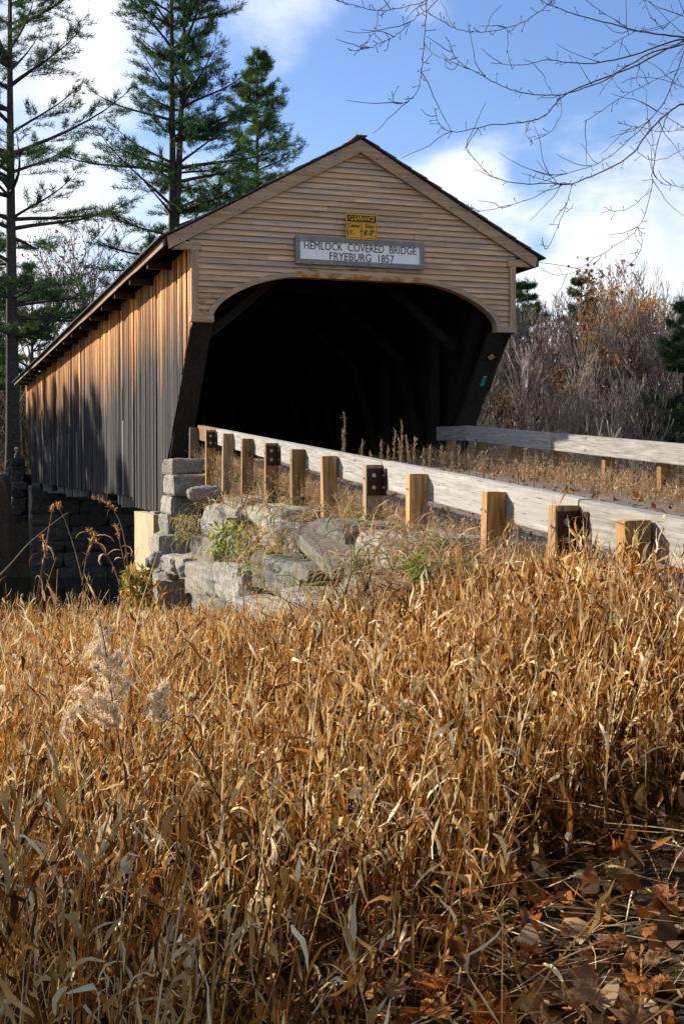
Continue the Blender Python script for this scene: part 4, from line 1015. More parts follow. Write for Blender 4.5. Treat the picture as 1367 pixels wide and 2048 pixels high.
# ------------------------------------------------------------------ pines
NGREEN = [(0.030, 0.075, 0.028), (0.05, 0.11, 0.03), (0.085, 0.15, 0.04), (0.022, 0.05, 0.025)]
def needles(T, Dr, seed, per=9, ln=0.28, wd=0.034, cols=NGREEN):
    rg = np.random.default_rng(seed); n = len(T); C = np.repeat(T, per, 0); D = np.repeat(Dr, per, 0)
    R = rg.normal(0, 0.62, (n * per, 3)); d = D + R; d[:, 2] += 0.18; d /= np.linalg.norm(d, axis=1)[:, None]
    s = np.cross(d, rg.normal(0, 1, (n * per, 3))); s /= np.linalg.norm(s, axis=1)[:, None] + 1e-9
    L = (ln * rg.uniform(0.6, 1.25, n * per))[:, None]; w = wd * 0.5
    C = C + rg.normal(0, 0.05, C.shape)
    V = np.stack([C - s * w * 0.6, C + s * w * 0.6, C + d * L * 0.6 + s * w, C + d * L], 1).reshape(-1, 3)
    F = np.arange(n * per * 4).reshape(-1, 4)
    cc = np.array(cols)[rg.choice(len(cols), n)] * rg.uniform(0.7, 1.3, (n, 1)); return V, F, np.repeat(cc, per * 4, 0)
def make_pine(name, label, H, r0, seed, zlow=0.3, lmax=5.0, whorl=0.95, dens=1.0, fork=None, cones=False, per=9, cols=NGREEN, group=None, sparse_low=0.0):
    rr = random.Random(seed); E = bpy.data.objects.new(name, None); COL.objects.link(E); WM[E.name] = Matrix.Identity(4)
    tag(E, label, 'pine tree', group)
    trunk, br, tp, td = [], [], [], []
    def leader(base, h0, h1, rb, ph, dx, dy):
        p = Vector(base); n = 14; prev = p; rp = rb; pts = [p]
        for k in range(1, n + 1):
            t = k / n; q = Vector((base[0] + dx * t * (2 - t) + 0.10 * math.sin(3 * t + ph), base[1] + dy * t * (2 - t) + 0.10 * math.cos(4 * t + ph), h0 + (h1 - h0) * t))
            r = rb * (1 - 0.94 * t) + 0.01; trunk.append((prev, q, rp, r)); prev, rp = q, r; pts.append(q)
        return pts
    L0 = leader((0, 0, -0.3), -0.3, H, r0, seed, 0.3, 0.1)
    leaders = [(L0, -0.3, H)]
    if fork:
        leaders.append((leader((0.30, 0, fork), fork, H * 0.97, r0 * 0.62, seed + 2, 0.75, 0.3), fork, H * 0.97))
    def at_z(pts, z):
        for a, b in zip(pts[:-1], pts[1:]):
            if a.z <= z <= b.z: return a.lerp(b, (z - a.z) / (b.z - a.z + 1e-9))
        return pts[-1]
    for li, (pts, h0, h1) in enumerate(leaders):
        z = max(h0 + 0.5, H * zlow)
        while z < h1 - 0.3:
            t = (z - H * zlow) / (H * (1 - zlow)); prof = (math.sin(min(1, t * 1.5 + 0.35) * math.pi / 2)) * (1 - t ** 1.6) ** 0.8
            for b in range(rr.choice([3, 4, 5])):
                a = rr.uniform(0, 2 * math.pi); ln = max(0.4, lmax * prof * rr.uniform(0.55, 1.15))
                if fork and t < 0.75 and math.cos(a - (math.pi if li == 0 else 0)) < 0.0: ln *= 0.55
                if t < 0.18 and rr.random() < sparse_low: continue
                o = at_z(pts, z + rr.uniform(-0.25, 0.25)); up = rr.uniform(-0.05, 0.30) + 0.55 * t; ns = 7; p = o; q0 = 0.035 + 0.010 * ln; sag = rr.uniform(0.1, 0.5)
                for k in range(ns):
                    s = (k + 1) / ns; e = up - sag * math.sin(s * 2.4) * 0.6 + 0.45 * s * s; aa = a + 0.15 * math.sin(3 * s + z)
                    n = p + Vector((math.cos(aa) * math.cos(e), math.sin(aa) * math.cos(e), math.sin(e))) * (ln / ns)
                    br.append((p, n, q0 * (1 - k / ns) + 0.006, q0 * (1 - (k + 1) / ns) + 0.006))
                    if s > 0.22:
                        for sd in (-1, 1):
                            for rep in range(2):
                                if rr.random() > 0.88 * dens: continue
                                sl2 = ln * 0.34 * (1.15 - s) * rr.uniform(0.6, 1.4) + 0.28; sa = aa + sd * rr.uniform(0.5, 1.15)
                                dv = Vector((math.cos(sa), math.sin(sa), rr.uniform(-0.05, 0.38))).normalized(); b0 = p.lerp(n, rr.random())
                                br.append((b0, b0 + dv * sl2, 0.012, 0.005)); m = max(2, int(sl2 / 0.17))
                                for j in range(m):
                                    tp.append(b0 + dv * sl2 * (0.25 + 0.75 * (j + rr.random()) / m)); td.append(dv * 0.8 + Vector((0, 0, 0.35)))
                    p = n
                for j in range(3): tp.append(p + Vector((rr.gauss(0, 0.1), rr.gauss(0, 0.1), rr.gauss(0, 0.06)))); td.append(Vector((math.cos(a), math.sin(a), 0.6)))
            z += whorl * rr.uniform(0.7, 1.3)
        for j in range(20): tp.append(pts[-1] + Vector((rr.gauss(0, 0.18), rr.gauss(0, 0.18), rr.uniform(-1.2, 0.1)))); td.append(Vector((rr.gauss(0, 0.4), rr.gauss(0, 0.4), 1)))
    tube_obj('trunk', trunk, M['pinebark'], E, 10); tube_obj('branches', br, M['pinebark'], E, 4)
    v, f, c = needles(np.array([tuple(p) for p in tp]), np.array([tuple(p) for p in td]), seed, per, cols=cols)
    put('crown', npmesh('crown', v, f, c), M['needle'], E)
    if cones:
        sg = []
        for k in range(70):
            p = rr.choice([w for w in tp if w.z > H - 4.5]); sg.append((p, p + Vector((rr.gauss(0, 0.03), rr.gauss(0, 0.03), -0.16)), 0.035, 0.02))
        tube_obj('cones', sg, M['twig'], E, 5)
    return E
def place(E, u, d, z=None, rz=0.0, s=1.0):
    X, Y = c2w((u - 683.5) / FPX * d, d); z = float(gz(X, Y)) - 0.05 if z is None else z
    E.location = (X, Y, z); E.rotation_euler = (0, 0, rz); E.scale = (s, s, s)
def dup(E, label=None, group=None):
    r = E.copy(); COL.objects.link(r)
    if label: r['label'] = label
    if group: r['group'] = group
    for ch in list(E.children):
        c = ch.copy(); COL.objects.link(c); c.parent = r
    return r
def build_pines():
    p = make_pine('pine_tree', 'tall dark pine with long level boughs at the left edge', 28, 0.36, 3, 0.24, 8.6, 1.0, 0.88); place(p, 24, 62, rz=0.4)
    p2 = make_pine('pine_tree', 'tallest pine with a forked double trunk behind the roof', 29, 0.34, 7, 0.30, 7.8, 1.08, 0.74, fork=11.0, sparse_low=0.3); place(p2, 336, 66, rz=-0.33)
    p3 = make_pine('pine_tree', 'bright green pointed pine between forked pine and gable', 24.4, 0.27, 12, 0.40, 4.4, 0.72, 1.1, cones=True, cols=[(0.06, 0.12, 0.03), (0.10, 0.19, 0.04), (0.16, 0.23, 0.06), (0.035, 0.075, 0.025)]); place(p3, 503, 75)
    p4 = make_pine('pine_tree', 'dark young pine filling the gap beside the left trunk', 13.5, 0.2, 15, 0.12, 4.2, 0.75, 1.1); place(p4, 62, 84)
    p = dup(p4, 'low pine standing right behind the far end of the roof'); place(p, 175, 96, rz=2, s=0.85)
    p = dup(p4, 'pine cut by the left edge of the picture'); place(p, -30, 74, rz=1, s=1.15)
    p = dup(p4, 'dark small pine left of the forked trunk just above the roof line'); place(p, 255, 100, rz=3.3, s=1.05)
    p = dup(p4, 'pine top just showing over the left roof slope near the peak'); place(p, 588, 98, rz=4, s=1.02)
    # right-hand wood
    p5 = make_pine('pine_tree', 'green pine at the right edge above the bare wood', 12.6, 0.2, 22, 0.18, 2.9, 0.62, 1.1); place(p5, 1362, 62)
    p = dup(p5, 'small dark pine top rising above the bare trees at centre right'); place(p, 1166, 92, rz=1.2, s=1.12)
    p = dup(p5, 'pine crown just right of the gable corner'); place(p, 1062, 88, rz=2.2, s=1.03)
    p = dup(p5, 'pine half hidden by the right corner of the gable'); place(p, 1022, 84, rz=3.9, s=0.98)
    # trees of the same bank outside the picture, whose shade falls across the lower wall and the foreground
    k = 0
    for yw, t, s in ((12, 33, 1.30), (15, 30, 1.22), (18, 29, 1.25), (21, 24, 1.05), (24, 26, 1.12), (27, 20, 0.95), (30, 22, 1.0), (33, 16, 0.82), (36, 18, 0.86), (9, 38, 1.35)):
        X, Y = -3 - 0.670 * t, yw + 0.742 * t
        q = dup(p4, 'pine of the far bank beyond the left edge', 'pines beyond the left edge'); q.location = (X, Y, float(gz(X, Y))); q.scale = (s * 1.15, s * 1.15, s); q.rotation_euler = (0, 0, k); k += 1
    p6 = make_pine('pine_tree', 'pine on the near bank beyond the left edge', 15.0, 0.24, 31, 0.20, 3.6, 0.50, 1.5); X, Y = c2w(-15.6, 9.4); p6.location = (X, Y, float(gz(X, Y)) - 0.1)
build_pines()
def build_shade_pines():
    # unseen pines added round the camera to darken the foreground
    src = [o for o in COL.objects if o.get('label') == 'dark young pine filling the gap beside the left trunk'][0]
    for k, (x, d, s) in enumerate([(-3.9, 3.1, 0.48), (-4.7, 4.5, 0.50), (-3.2, 1.0, 0.55), (-2.6, -1.6, 0.6), (2.8, -1.6, 0.6), (3.9, 1.2, 0.5), (0.1, -2.4, 0.6)]):
        q = dup(src, 'unseen pine added near the camera to shade the foreground', 'added shade pines round the camera'); X, Y = c2w(x, d); q.location = (X, Y, float(gz(X, Y)) - 0.1); q.scale = (s, s, s); q.rotation_euler = (0, 0, k * 1.3)
build_shade_pines()

# ------------------------------------------------------------------ bare broadleaf trees
def bare_segs(H, r0, seed, depth=5, spread=0.5, leafy=0, multi=1):
    rr = random.Random(seed); S1, S2, tips = [], [], []
    def grow(p, d, ln, r, lev):
        n = 3 if lev < 3 else 2; step = ln / n; q = p
        for k in range(n):
            d = (d + Vector((rr.gauss(0, 0.09), rr.gauss(0, 0.09), rr.gauss(0.07, 0.06)))).normalized(); e = q + d * step; rn = r * (1 - 0.22 * (k + 1) / n * 1.6)
            (S1 if lev < 2 else S2).append((q, e, max(0.012, r * (1 - 0.35 * k / n)), max(0.014, r * (1 - 0.35 * (k + 1) / n))))
            if lev >= 1 and lev < depth and k < n - 1 and rr.random() < 0.75:
                a = rr.uniform(0, 6.28); side = Vector((math.cos(a), math.sin(a), rr.uniform(0.0, 0.7))); grow(e, (d * 0.7 + side * 0.75).normalized(), ln * rr.uniform(0.4, 0.65), r * 0.42, lev + 1)
            q = e
        if lev < depth:
            for b in range(rr.choice([2, 2, 3])):
                a = rr.uniform(0, 6.28); side = Vector((math.cos(a), math.sin(a), rr.uniform(-0.1, 0.5)))
                grow(q, (d + side * spread * rr.uniform(0.6, 1.3)).normalized(), ln * rr.uniform(0.52, 0.78), r * 0.58, lev + 1)
        else: tips.append(q)
    for m in range(multi):
        a = rr.uniform(0, 6.28); grow(Vector((0.15 * m, 0.1 * m, -0.3)), Vector((0.16 * math.cos(a) * (m > 0 or 0.5), 0.16 * math.sin(a), 1)).normalized(), H * 0.36, r0, 0)
    return S1, S2, tips
def leaf_quads(tips, n, seed, size, cols, sp=0.25):
    rg = np.random.default_rng(seed); T = np.array([tuple(t) for t in tips]); P = T[rg.choice(len(T), n)] + rg.normal(0, sp, (n, 3))
    a = rg.normal(0, 1, (n, 3)); a /= np.linalg.norm(a, axis=1)[:, None]; b = np.cross(a, rg.normal(0, 1, (n, 3))); b /= np.linalg.norm(b, axis=1)[:, None]
    s = (size * rg.uniform(0.5, 1.2, n))[:, None]; V = np.stack([P - a * s, P + b * s * 0.6, P + a * s, P - b * s * 0.6], 1).reshape(-1, 3)
    c = np.array(cols)[rg.choice(len(cols), n)] * rg.uniform(0.7, 1.3, (n, 1)); return V, np.arange(n * 4).reshape(-1, 4), np.repeat(c, 4, 0)
def make_bare(label, H, r0, seed, depth=5, multi=1, leaves=0, cols=None, size=0.1, spread=0.5, group=None, bark='greybark', name='bare_tree'):
    E = bpy.data.objects.new(name, None); COL.objects.link(E); WM[E.name] = Matrix.Identity(4); tag(E, label, 'tree', group)
    S1, S2, tips = bare_segs(H, r0, seed, depth, spread, multi=multi)
    tube_obj('trunk', S1, M[bark], E, 6); tube_obj('crown' if not leaves else 'branches', S2, M[bark], E, 3)
    if leaves:
        v, f, c = leaf_quads(tips, leaves, seed, size, cols); put('crown', npmesh('crown', v, f, c), M['foliage'], E)
    return E
ORANGE = [(0.42, 0.17, 0.05), (0.50, 0.24, 0.08), (0.32, 0.13, 0.05)]; YELLOW = [(0.62, 0.40, 0.05), (0.55, 0.30, 0.06), (0.45, 0.25, 0.07)]; BROWN = [(0.17, 0.085, 0.045), (0.24, 0.12, 0.06)]
def build_wood():
    rr = random.Random(44)
    protos = [make_bare('bare grey tree in the leafless wood behind the right-hand rail', 9.5, 0.125, 61 + k, 5 if k % 2 else 4, 1 + (k % 3), spread=0.36, group='bare trees of the right-hand wood') for k in range(6)]
    spots = []
    for k in range(78):
        d = rr.uniform(50, 92); u = rr.uniform(925, 1410); spots.append((u, d))
    for k, (u, d) in enumerate(spots):
        E = protos[k] if k < 6 else dup(protos[k % 6]); top = 612 - 45 * math.exp(-((u - 1240) / 130) ** 2) - rr.uniform(-30, 45)
        s = max(0.55, (939 - top) / FPX * d / 9.3) * rr.uniform(0.82, 1.05); place(E, u, d, rz=rr.uniform(0, 6), s=s)
    pale = [make_bare('slender pale-stemmed tree among the bare trees of the right-hand wood', 10.5, 0.15, 71 + k, 4, 1, spread=0.36, group='pale stems of the right-hand wood', bark='palebark') for k in range(3)]
    for k in range(34):
        E = pale[k] if k < 3 else dup(pale[k % 3]); u, d = 935 + 13 * k + rr.uniform(-9, 9), rr.uniform(47, 66); place(E, u, d, rz=rr.uniform(0, 6), s=(939 - rr.uniform(600, 690)) / FPX * d / 10.5)
    y = make_bare('tree with the last yellow leaves on top above the wood', 12.5, 0.14, 91, 5, 1, 900, YELLOW, 0.15, name='autumn_tree'); place(y, 1225, 80, s=1.02)
    y = make_bare('tree with thin rust orange leaves right of the yellow tree', 12, 0.14, 92, 5, 1, 650, ORANGE, 0.14, name='autumn_tree'); place(y, 1268, 70, s=0.95)
    labs = ['low beech with orange leaves near the foot of the wood', 'young beech holding copper leaves right above the far rail', 'small orange beech at the far right behind the rail', 'faint orange tree just right of the gable corner', 'little copper beech left of centre in the wood', 'orange sapling low beside the bridge opening']
    pr = None
    for k, (u, d, s) in enumerate([(1235, 52, 0.72), (1150, 55, 0.6), (1330, 50, 0.55), (1085, 72, 1.0), (1120, 60, 0.8), (1010, 58, 0.65)]):
        if pr is None: pr = make_bare(labs[0], 7, 0.07, 95, 4, 2, 1100, ORANGE, 0.11, 0.75, name='beech_tree'); E = pr
        else: E = dup(pr, labs[k])
        place(E, u, d, rz=k * 1.1, s=s)
    # left side, behind the far end
    protos2 = [make_bare('bare tree with a few brown leaves beyond the far end of the bridge', 13, 0.16, 101 + k, 5, 1, 320, BROWN, 0.11, 0.6, 'brown-leaved trees beyond the bridge', 'twig') for k in range(2)]
    for k, (u, d, s) in enumerate([(165, 74, 1.15), (215, 80, 1.25), (110, 82, 1.05), (265, 88, 1.2), (70, 78, 1.0), (10, 90, 1.1)]):
        E = protos2[k] if k < 2 else dup(protos2[k % 2]); place(E, u, d, rz=k * 1.7, s=s)
    # undergrowth, one mass of sticks
    rg = np.random.default_rng(5); n = 5000; d = rg.uniform(72, 98, n); u = rg.uniform(920, 1420, n); nl = 3000
    u[:nl] = rg.uniform(-40, 120, nl); d[:nl] = rg.uniform(66, 95, nl)
    X, Y = c2w((u - 683.5) / FPX * d, d); z0 = gz(X, Y); z = z0 + rg.random(n) ** 1.5 * 7.0 * np.where(np.arange(n) < nl, 0.5, 1)
    P = np.stack([X, Y, z], 1); c = np.array([(0.07, 0.055, 0.045), (0.17, 0.15, 0.13), (0.045, 0.045, 0.03), (0.10, 0.065, 0.045)])[rg.choice(4, n)] * rg.uniform(0.7, 1.3, (n, 1))
    v, f, cc = ribbons(P, rg.uniform(0, 6.28, n), rg.uniform(0.3, 1.5, n), rg.uniform(0.7, 2.6, n), rg.uniform(0.03, 0.10, n), rg.normal(0, 0.4, n), rg.uniform(-1, 1, n), c, 2, 0.3, 0.9)
    parts = [(v, f, cc)]
    n = 9000; d = rg.uniform(46, 95, n); u = rg.uniform(920, 1420, n); X, Y = c2w((u - 683.5) / FPX * d, d); P = np.stack([X, Y, gz(X, Y) + rg.random(n) ** 2 * 5.0], 1)
    c = np.array(ORANGE + ORANGE + BROWN)[rg.choice(8, n)]
    v, f, cc = ribbons(P, rg.uniform(0, 6.28, n), rg.normal(0, 0.5, n), rg.uniform(0.12, 0.3, n), rg.uniform(0.08, 0.2, n), rg.normal(0, 0.6, n), rg.uniform(-1, 1, n), c, 2, 0.2, 0.4); parts.append((v, f, cc))
    v, f, c = merge(parts); o = put('undergrowth', npmesh('undergrowth', v, f, c), M['foliage']); tag(o, 'tangled grey undergrowth at the foot of the wood', 'undergrowth', kind='stuff')
build_wood()

# ------------------------------------------------------------------ overhanging maple at right
def build_maple():
    E = empty('maple_tree', (0, 0, 0)); tag(E, 'bare maple reaching thin branches into the sky from the right', 'tree')
    tx, td_ = 7.4, 11.5; X, Y = c2w(tx, td_); base = Vector((X, Y, float(gz(X, Y)) - 0.2)); rr = random.Random(77)
    fork = base + Vector((-0.2, 0.1, 5.2)); segs = []; q = base; n = 8
    for k in range(n):
        t = (k + 1) / n; p = base.lerp(fork, t) + Vector((0.05 * math.sin(5 * t), 0.05 * math.cos(4 * t), 0)); segs.append((q, p, 0.26 * (1 - 0.4 * k / n), 0.26 * (1 - 0.4 * (k + 1) / n))); q = p
    top = fork + Vector((0.6, 0.5, 5.0)); segs.append((fork, top, 0.16, 0.05))
    tube_obj('trunk', segs, M['twig'], E, 10)
    Z = lambda pts: [(640 + 0.5318 * a, 0.5318 * b) for a, b in pts]
    L = [ # traced limbs: (points, start radius px, depth start, depth end)
        ([(1500, 175), (1367, 140), (1250, 125), (1150, 105), (1000, 65), (880, 28), (800, -20)], 5.0, 10.6, 9.5),
        ([(1500, 190), (1367, 145), (1200, 200), (1050, 235), (950, 237), (850, 225), (760, 245), (640, 235)], 4.4, 10.6, 9.8),
        ([(1500, 130), (1367, 165), (1250, 195), (1150, 250), (1050, 310), (900, 355), (780, 350), (700, 330), (600, 280), (520, 230), (480, 150)], 4.2, 10.8, 9.0),
        ([(1500, 100), (1367, 150), (1200, 240), (1000, 320), (900, 370), (850, 430), (760, 460), (640, 470), (530, 495), (455, 480), (430, 405)], 4.4, 10.8, 9.2),
        ([(1520, 340), (1367, 390), (1300, 430), (1230, 500), (1180, 570), (1110, 620), (1000, 670), (945, 690), (850, 690), (740, 690), (650, 665), (580, 600), (545, 550)], 4.6, 10.6, 9.3),
        ([(945, 690), (890, 692), (800, 745), (700, 775), (600, 795), (530, 790)], 1.6, 9.7, 9.3),
        ([(945, 690), (920, 780), (890, 860), (850, 935), (832, 905)], 1.5, 9.7, 9.5),
        ([(1420, 100), (1367, 190), (1330, 290), (1280, 400), (1200, 490), (1100, 580), (1000, 630), (880, 660), (805, 645)], 3.0, 10.4, 9.6),
        ([(1310, 420), (1270, 520), (1250, 640), (1240, 730), (1195, 855), (1100, 930), (1030, 970), (960, 1020), (880, 1035), (828, 1008)], 2.2, 10.3, 9.8),
        ([(1195, 855), (1210, 920), (1180, 980), (1150, 1000)], 1.1, 10.0, 9.9),
        ([(420, -60), (400, 0), (395, 80), (388, 180), (380, 270), (360, 350), (320, 385), (280, 390), (273, 355)], 2.4, 8.6, 8.2),
        ([(390, 40), (340, 80), (290, 130), (220, 165), (165, 185), (110, 190)], 1.4, 8.5, 8.2),
        ([(520, -70), (400, 0), (300, 30), (220, 40), (150, 25), (60, 0)], 1.8, 8.6, 8.2), ([(215, 40), (210, 110), (165, 170)], 0.9, 8.3, 8.2),
        ([(388, 160), (420, 200), (480, 225), (500, 215)], 1.0, 8.4, 8.3), ([(702, 110), (705, 200), (720, 260)], 0.9, 9.2, 9.2),
        ([(960, -60), (880, 0), (800, 60), (720, 100), (620, 120), (520, 110), (440, 70), (380, 30)], 2.2, 9.0, 8.6),
        ([(1420, 220), (1367, 250), (1200, 330), (1080, 400), (990, 460)], 1.8, 10.4, 10.0), ([(1420, 720), (1367, 705), (1290, 690), (1250, 650)], 1.4, 10.5, 10.2),
        ([(1420, 540), (1367, 560), (1260, 605), (1190, 570)], 1.3, 10.5, 10.2), ([(1240, 710), (1180, 770), (1110, 795), (1065, 780)], 1.1, 10.1, 10.0),
        ([(1150, 100), (1050, 40), (960, -30)], 2.0, 10.0, 9.6), ([(900, 365), (905, 430), (860, 500), (805, 522)], 1.0, 9.6, 9.5), ([(790, 455), (770, 500), (800, 540)], 0.9, 9.4, 9.4),
        ([(1120, 240), (1100, 300), (1140, 350)], 0.9, 10.2, 10.2), ([(1367, 60), (1250, 20), (1180, -30)], 2.4, 10.5, 10.2), ([(1290, 110), (1240, 60), (1215, 0)], 1.2, 10.4, 10.3),
        ([(1367, 330), (1290, 300), (1200, 290), (1130, 310)], 1.6, 10.6, 10.3), ([(1420, 480), (1340, 490), (1270, 495), (1210, 480), (1120, 465)], 1.5, 10.6, 10.3), ([(1400, 20), (1290, 95), (1180, 120), (1080, 180), (1030, 210)], 1.8, 10.6, 10.2)]
    for pts, r, d0, d1 in L:
        P = [Vector((a, b)) for a, b in Z(pts)]; fine = []
        for i in range(len(P) - 1):      # catmull-rom through the traced bends
            p0, p1, p2, p3 = P[max(0, i - 1)], P[i], P[i + 1], P[min(len(P) - 1, i + 2)]
            for k in range(5):
                t = k / 5; fine.append(0.5 * ((2 * p1) + (p2 - p0) * t + (2 * p0 - 5 * p1 + 4 * p2 - p3) * t * t + (3 * p1 - p0 - 3 * p2 + p3) * t ** 3))
        fine.append(P[-1]); n = len(fine); segs = []; W3 = []
        for i, p in enumerate(fine):
            t = i / (n - 1); W3.append(px(p.x + rr.gauss(0, 0.8), p.y + rr.gauss(0, 0.8), d0 + (d1 - d0) * t + 0.10 * math.sin(5 * t + r)))
        rad = lambda t: max(0.0024, r * 0.45 * 10 / FPX * (1 - 0.75 * t))
        if d0 > 10.2 and pts[0][0] >= 1400:
            segs.append((fork + Vector((0, 0, rr.uniform(-0.6, 1.2))), W3[0], 0.06, rad(0)))
        for i in range(n - 1):
            t = i / (n - 1); segs.append((W3[i], W3[i + 1], rad(t), rad((i + 1) / (n - 1))))
            if rr.random() < 0.55:      # spur twigs and buds
                dv = (W3[i + 1] - W3[i]).normalized(); sdv = Vector((rr.gauss(0, 1), rr.gauss(0, 1), rr.gauss(0.3, 1))).normalized(); e = W3[i] + (dv * 0.6 + sdv * 0.8).normalized() * rr.uniform(0.02, 0.07)
                segs.append((W3[i], e, 0.0018, 0.0022)); segs.append((e, e + sdv * 0.010, 0.004, 0.002))
            if rr.random() < 0.13 and r > 1.3:
                dv = (W3[i + 1] - W3[i]).normalized(); q = W3[i]; h = (dv + Vector((rr.gauss(0, 0.6), rr.gauss(0, 0.6), rr.gauss(0, 0.7)))).normalized(); Lg = rr.uniform(0.18, 0.55)
                for j in range(6):
                    h = (h + Vector((rr.gauss(0, 0.15), rr.gauss(0, 0.15), rr.gauss(0.05, 0.12)))).normalized(); e = q + h * Lg / 6; segs.append((q, e, 0.0034 - 0.0003 * j, 0.0031 - 0.0003 * j)); q = e
        tube_obj('branch', segs, M['twig'], E, 5)
build_maple()

# ------------------------------------------------------------------ single weeds
def fluffball(parts, p, r, rg, n=46, col=(0.86, 0.70, 0.52)):
    P = np.repeat(np.array([tuple(p)]), n, 0) + rg.normal(0, r * 0.35, (n, 3))
    parts.append(ribbons(P, rg.uniform(0, 6.28, n), rg.uniform(-1.2, 1.5, n), np.full(n, r) * rg.uniform(0.5, 1.2, n), rg.uniform(0.0022, 0.0055, n), rg.normal(0, 0.8, n), rg.uniform(-2, 2, n), np.array([col]) * rg.uniform(0.75, 1.25, (n, 1)), 2, 0.5, 0.8))
def build_weeds():
    rg = np.random.default_rng(9); rr = random.Random(13)
    # goldenrod gone to seed: traced stem and plume sprays
    def goldenrod(label, d, stem, sprays):
        E = empty('goldenrod', px(stem[0][0], stem[0][1], d)); tag(E, label, 'weed')
        pts = [px(u, v, d) for u, v in stem]; nn = len(pts); segs = [(a, b, 0.0040 - 0.003 * i / nn, 0.0040 - 0.003 * (i + 1) / nn) for i, (a, b) in enumerate(zip(pts[:-1], pts[1:]))]
        parts = []
        for sp in sprays:
            q = [px(u, v, d + rr.uniform(-0.12, 0.12)) for u, v in sp]; segs += [(a, b, 0.0020, 0.0014) for a, b in zip(q[:-1], q[1:])]
            for a, b in zip(q[:-1], q[1:]):
                L = (b - a).length; m = max(2, int(L / 0.010))
                for j in range(m): fluffball(parts, a.lerp(b, (j + rr.random()) / m) + Vector((rr.gauss(0, 0.006), rr.gauss(0, 0.006), rr.gauss(0.004, 0.006))), 0.015, rg, 24)
        tube_obj('stem', segs, M['darkstem'], E, 5); v, f, c = merge(parts); put('seed_plume', npmesh('seed_plume', v, f, c), M['foliage'], E)
    goldenrod('goldenrod with a tall fluffy grey seed plume in the left grass', 4.3, [(262, 1640), (250, 1540), (232, 1450), (222, 1380), (212, 1300), (200, 1240)],
        [[(222, 1380), (214, 1330), (206, 1285), (197, 1238)], [(214, 1330), (232, 1318), (240, 1312)], [(212, 1310), (192, 1302), (186, 1306)], [(218, 1355), (240, 1330), (242, 1322)], [(220, 1362), (196, 1336), (178, 1332)],
         [(226, 1395), (215, 1370), (196, 1362)], [(230, 1410), (208, 1400), (186, 1398)], [(232, 1420), (205, 1420), (170, 1385), (145, 1384)], [(236, 1440), (200, 1440), (160, 1412), (135, 1440), (130, 1470)], [(230, 1400), (250, 1372), (258, 1368)], [(238, 1445), (222, 1450), (210, 1440)], [(206, 1280), (216, 1262)]])
    goldenrod('smaller goldenrod plume on a dark slanting stem right of the tall one', 4.2, [(560, 1790), (500, 1690), (440, 1600), (400, 1520), (360, 1450), (318, 1432)],
        [[(318, 1432), (300, 1426), (288, 1420)], [(312, 1428), (318, 1405), (326, 1378), (332, 1372)], [(306, 1432), (312, 1412), (308, 1392)], [(318, 1440), (330, 1415)]])
    # dry stalks standing against the dark river
    def stalk(label, d, pts, r=0.004, head=0.0, leaves=0, mat='weed'):
        E = empty('weed_stalk', px(pts[0][0], pts[0][1], d)); tag(E, label, 'weed'); P = [Vector(p) for p in pts]; fine = []
        for i in range(len(P) - 1):
            p0, p1, p2, p3 = P[max(0, i - 1)], P[i], P[i + 1], P[min(len(P) - 1, i + 2)]
            for k in range(4):
                t = k / 4; fine.append(0.5 * ((2 * p1) + (p2 - p0) * t + (2 * p0 - 5 * p1 + 4 * p2 - p3) * t * t + (3 * p1 - p0 - 3 * p2 + p3) * t ** 3))
        fine.append(P[-1]); W3 = [px(p.x, p.y, d) for p in fine]; n = len(W3)
        tube_obj('stem', [(a, b, r * (1 - 0.6 * i / n), r * (1 - 0.6 * (i + 1) / n)) for i, (a, b) in enumerate(zip(W3[:-1], W3[1:]))], M[mat], E, 5)
        parts = []
        if head:
            i0 = int(n * (1 - head)); Q = np.array([tuple(W3[min(n - 1, i0 + int(k))]) for k in rg.uniform(0, n - i0, 60)]) + rg.normal(0, 0.004, (60, 3))
            parts.append(ribbons(Q, rg.uniform(0, 6.28, 60), rg.uniform(0, 1.5, 60), rg.uniform(0.012, 0.035, 60), rg.uniform(0.004, 0.009, 60), rg.normal(0, 0.5, 60), rg.uniform(-1, 1, 60), pick(60, STRAW, STW), 2, 0.2, 0.5))
        if leaves:
            Q = np.array([tuple(W3[int(k)]) for k in rg.uniform(n * 0.2, n - 1, leaves)])
            parts.append(ribbons(Q, rg.uniform(0, 6.28, leaves), rg.uniform(0.2, 1.2, leaves), rg.uniform(0.06, 0.16, leaves), rg.uniform(0.006, 0.016, leaves), rg.uniform(1.2, 2.8, leaves), rg.uniform(-2, 2, leaves), pick(leaves, STRAW, STW), 4, 0.1, 0.4))
        if parts: v, f, c = merge(parts); put('seed_head', npmesh('seed_head', v, f, c), M['straw'], E)
    stalk('tall arching grass stalk with drooping head left of the concrete seat', 7.2, [(262, 1190), (255, 1120), (245, 1060), (228, 1020), (205, 1003), (185, 997)], 0.004, 0.4, 2)
    stalk('slanting pale reed in front of the far abutment', 7.0, [(75, 1200), (88, 1120), (98, 1060), (106, 1014)], 0.005, 0.1, 0)
    stalk('thin dark reed leaning left under the bridge wall', 7.4, [(165, 1160), (150, 1100), (130, 1040), (115, 1012)], 0.0035, 0.15, 0)
    stalk('crooked bare twig stretching up from the lower left edge', 6.6, [(-20, 1170), (20, 1130), (55, 1090), (90, 1060), (115, 1040), (137, 1025)], 0.0045, 0, 0, 'greybark')
    stalk('leafy dry stalk bent to the right below the bridge', 7.0, [(240, 1170), (225, 1130), (200, 1090), (180, 1062)], 0.004, 0.25, 5)
    stalk('upright seed spike in the dark gap left of centre', 7.2, [(165, 1170), (172, 1120), (180, 1090), (187, 1082)], 0.0035, 0.6, 3)
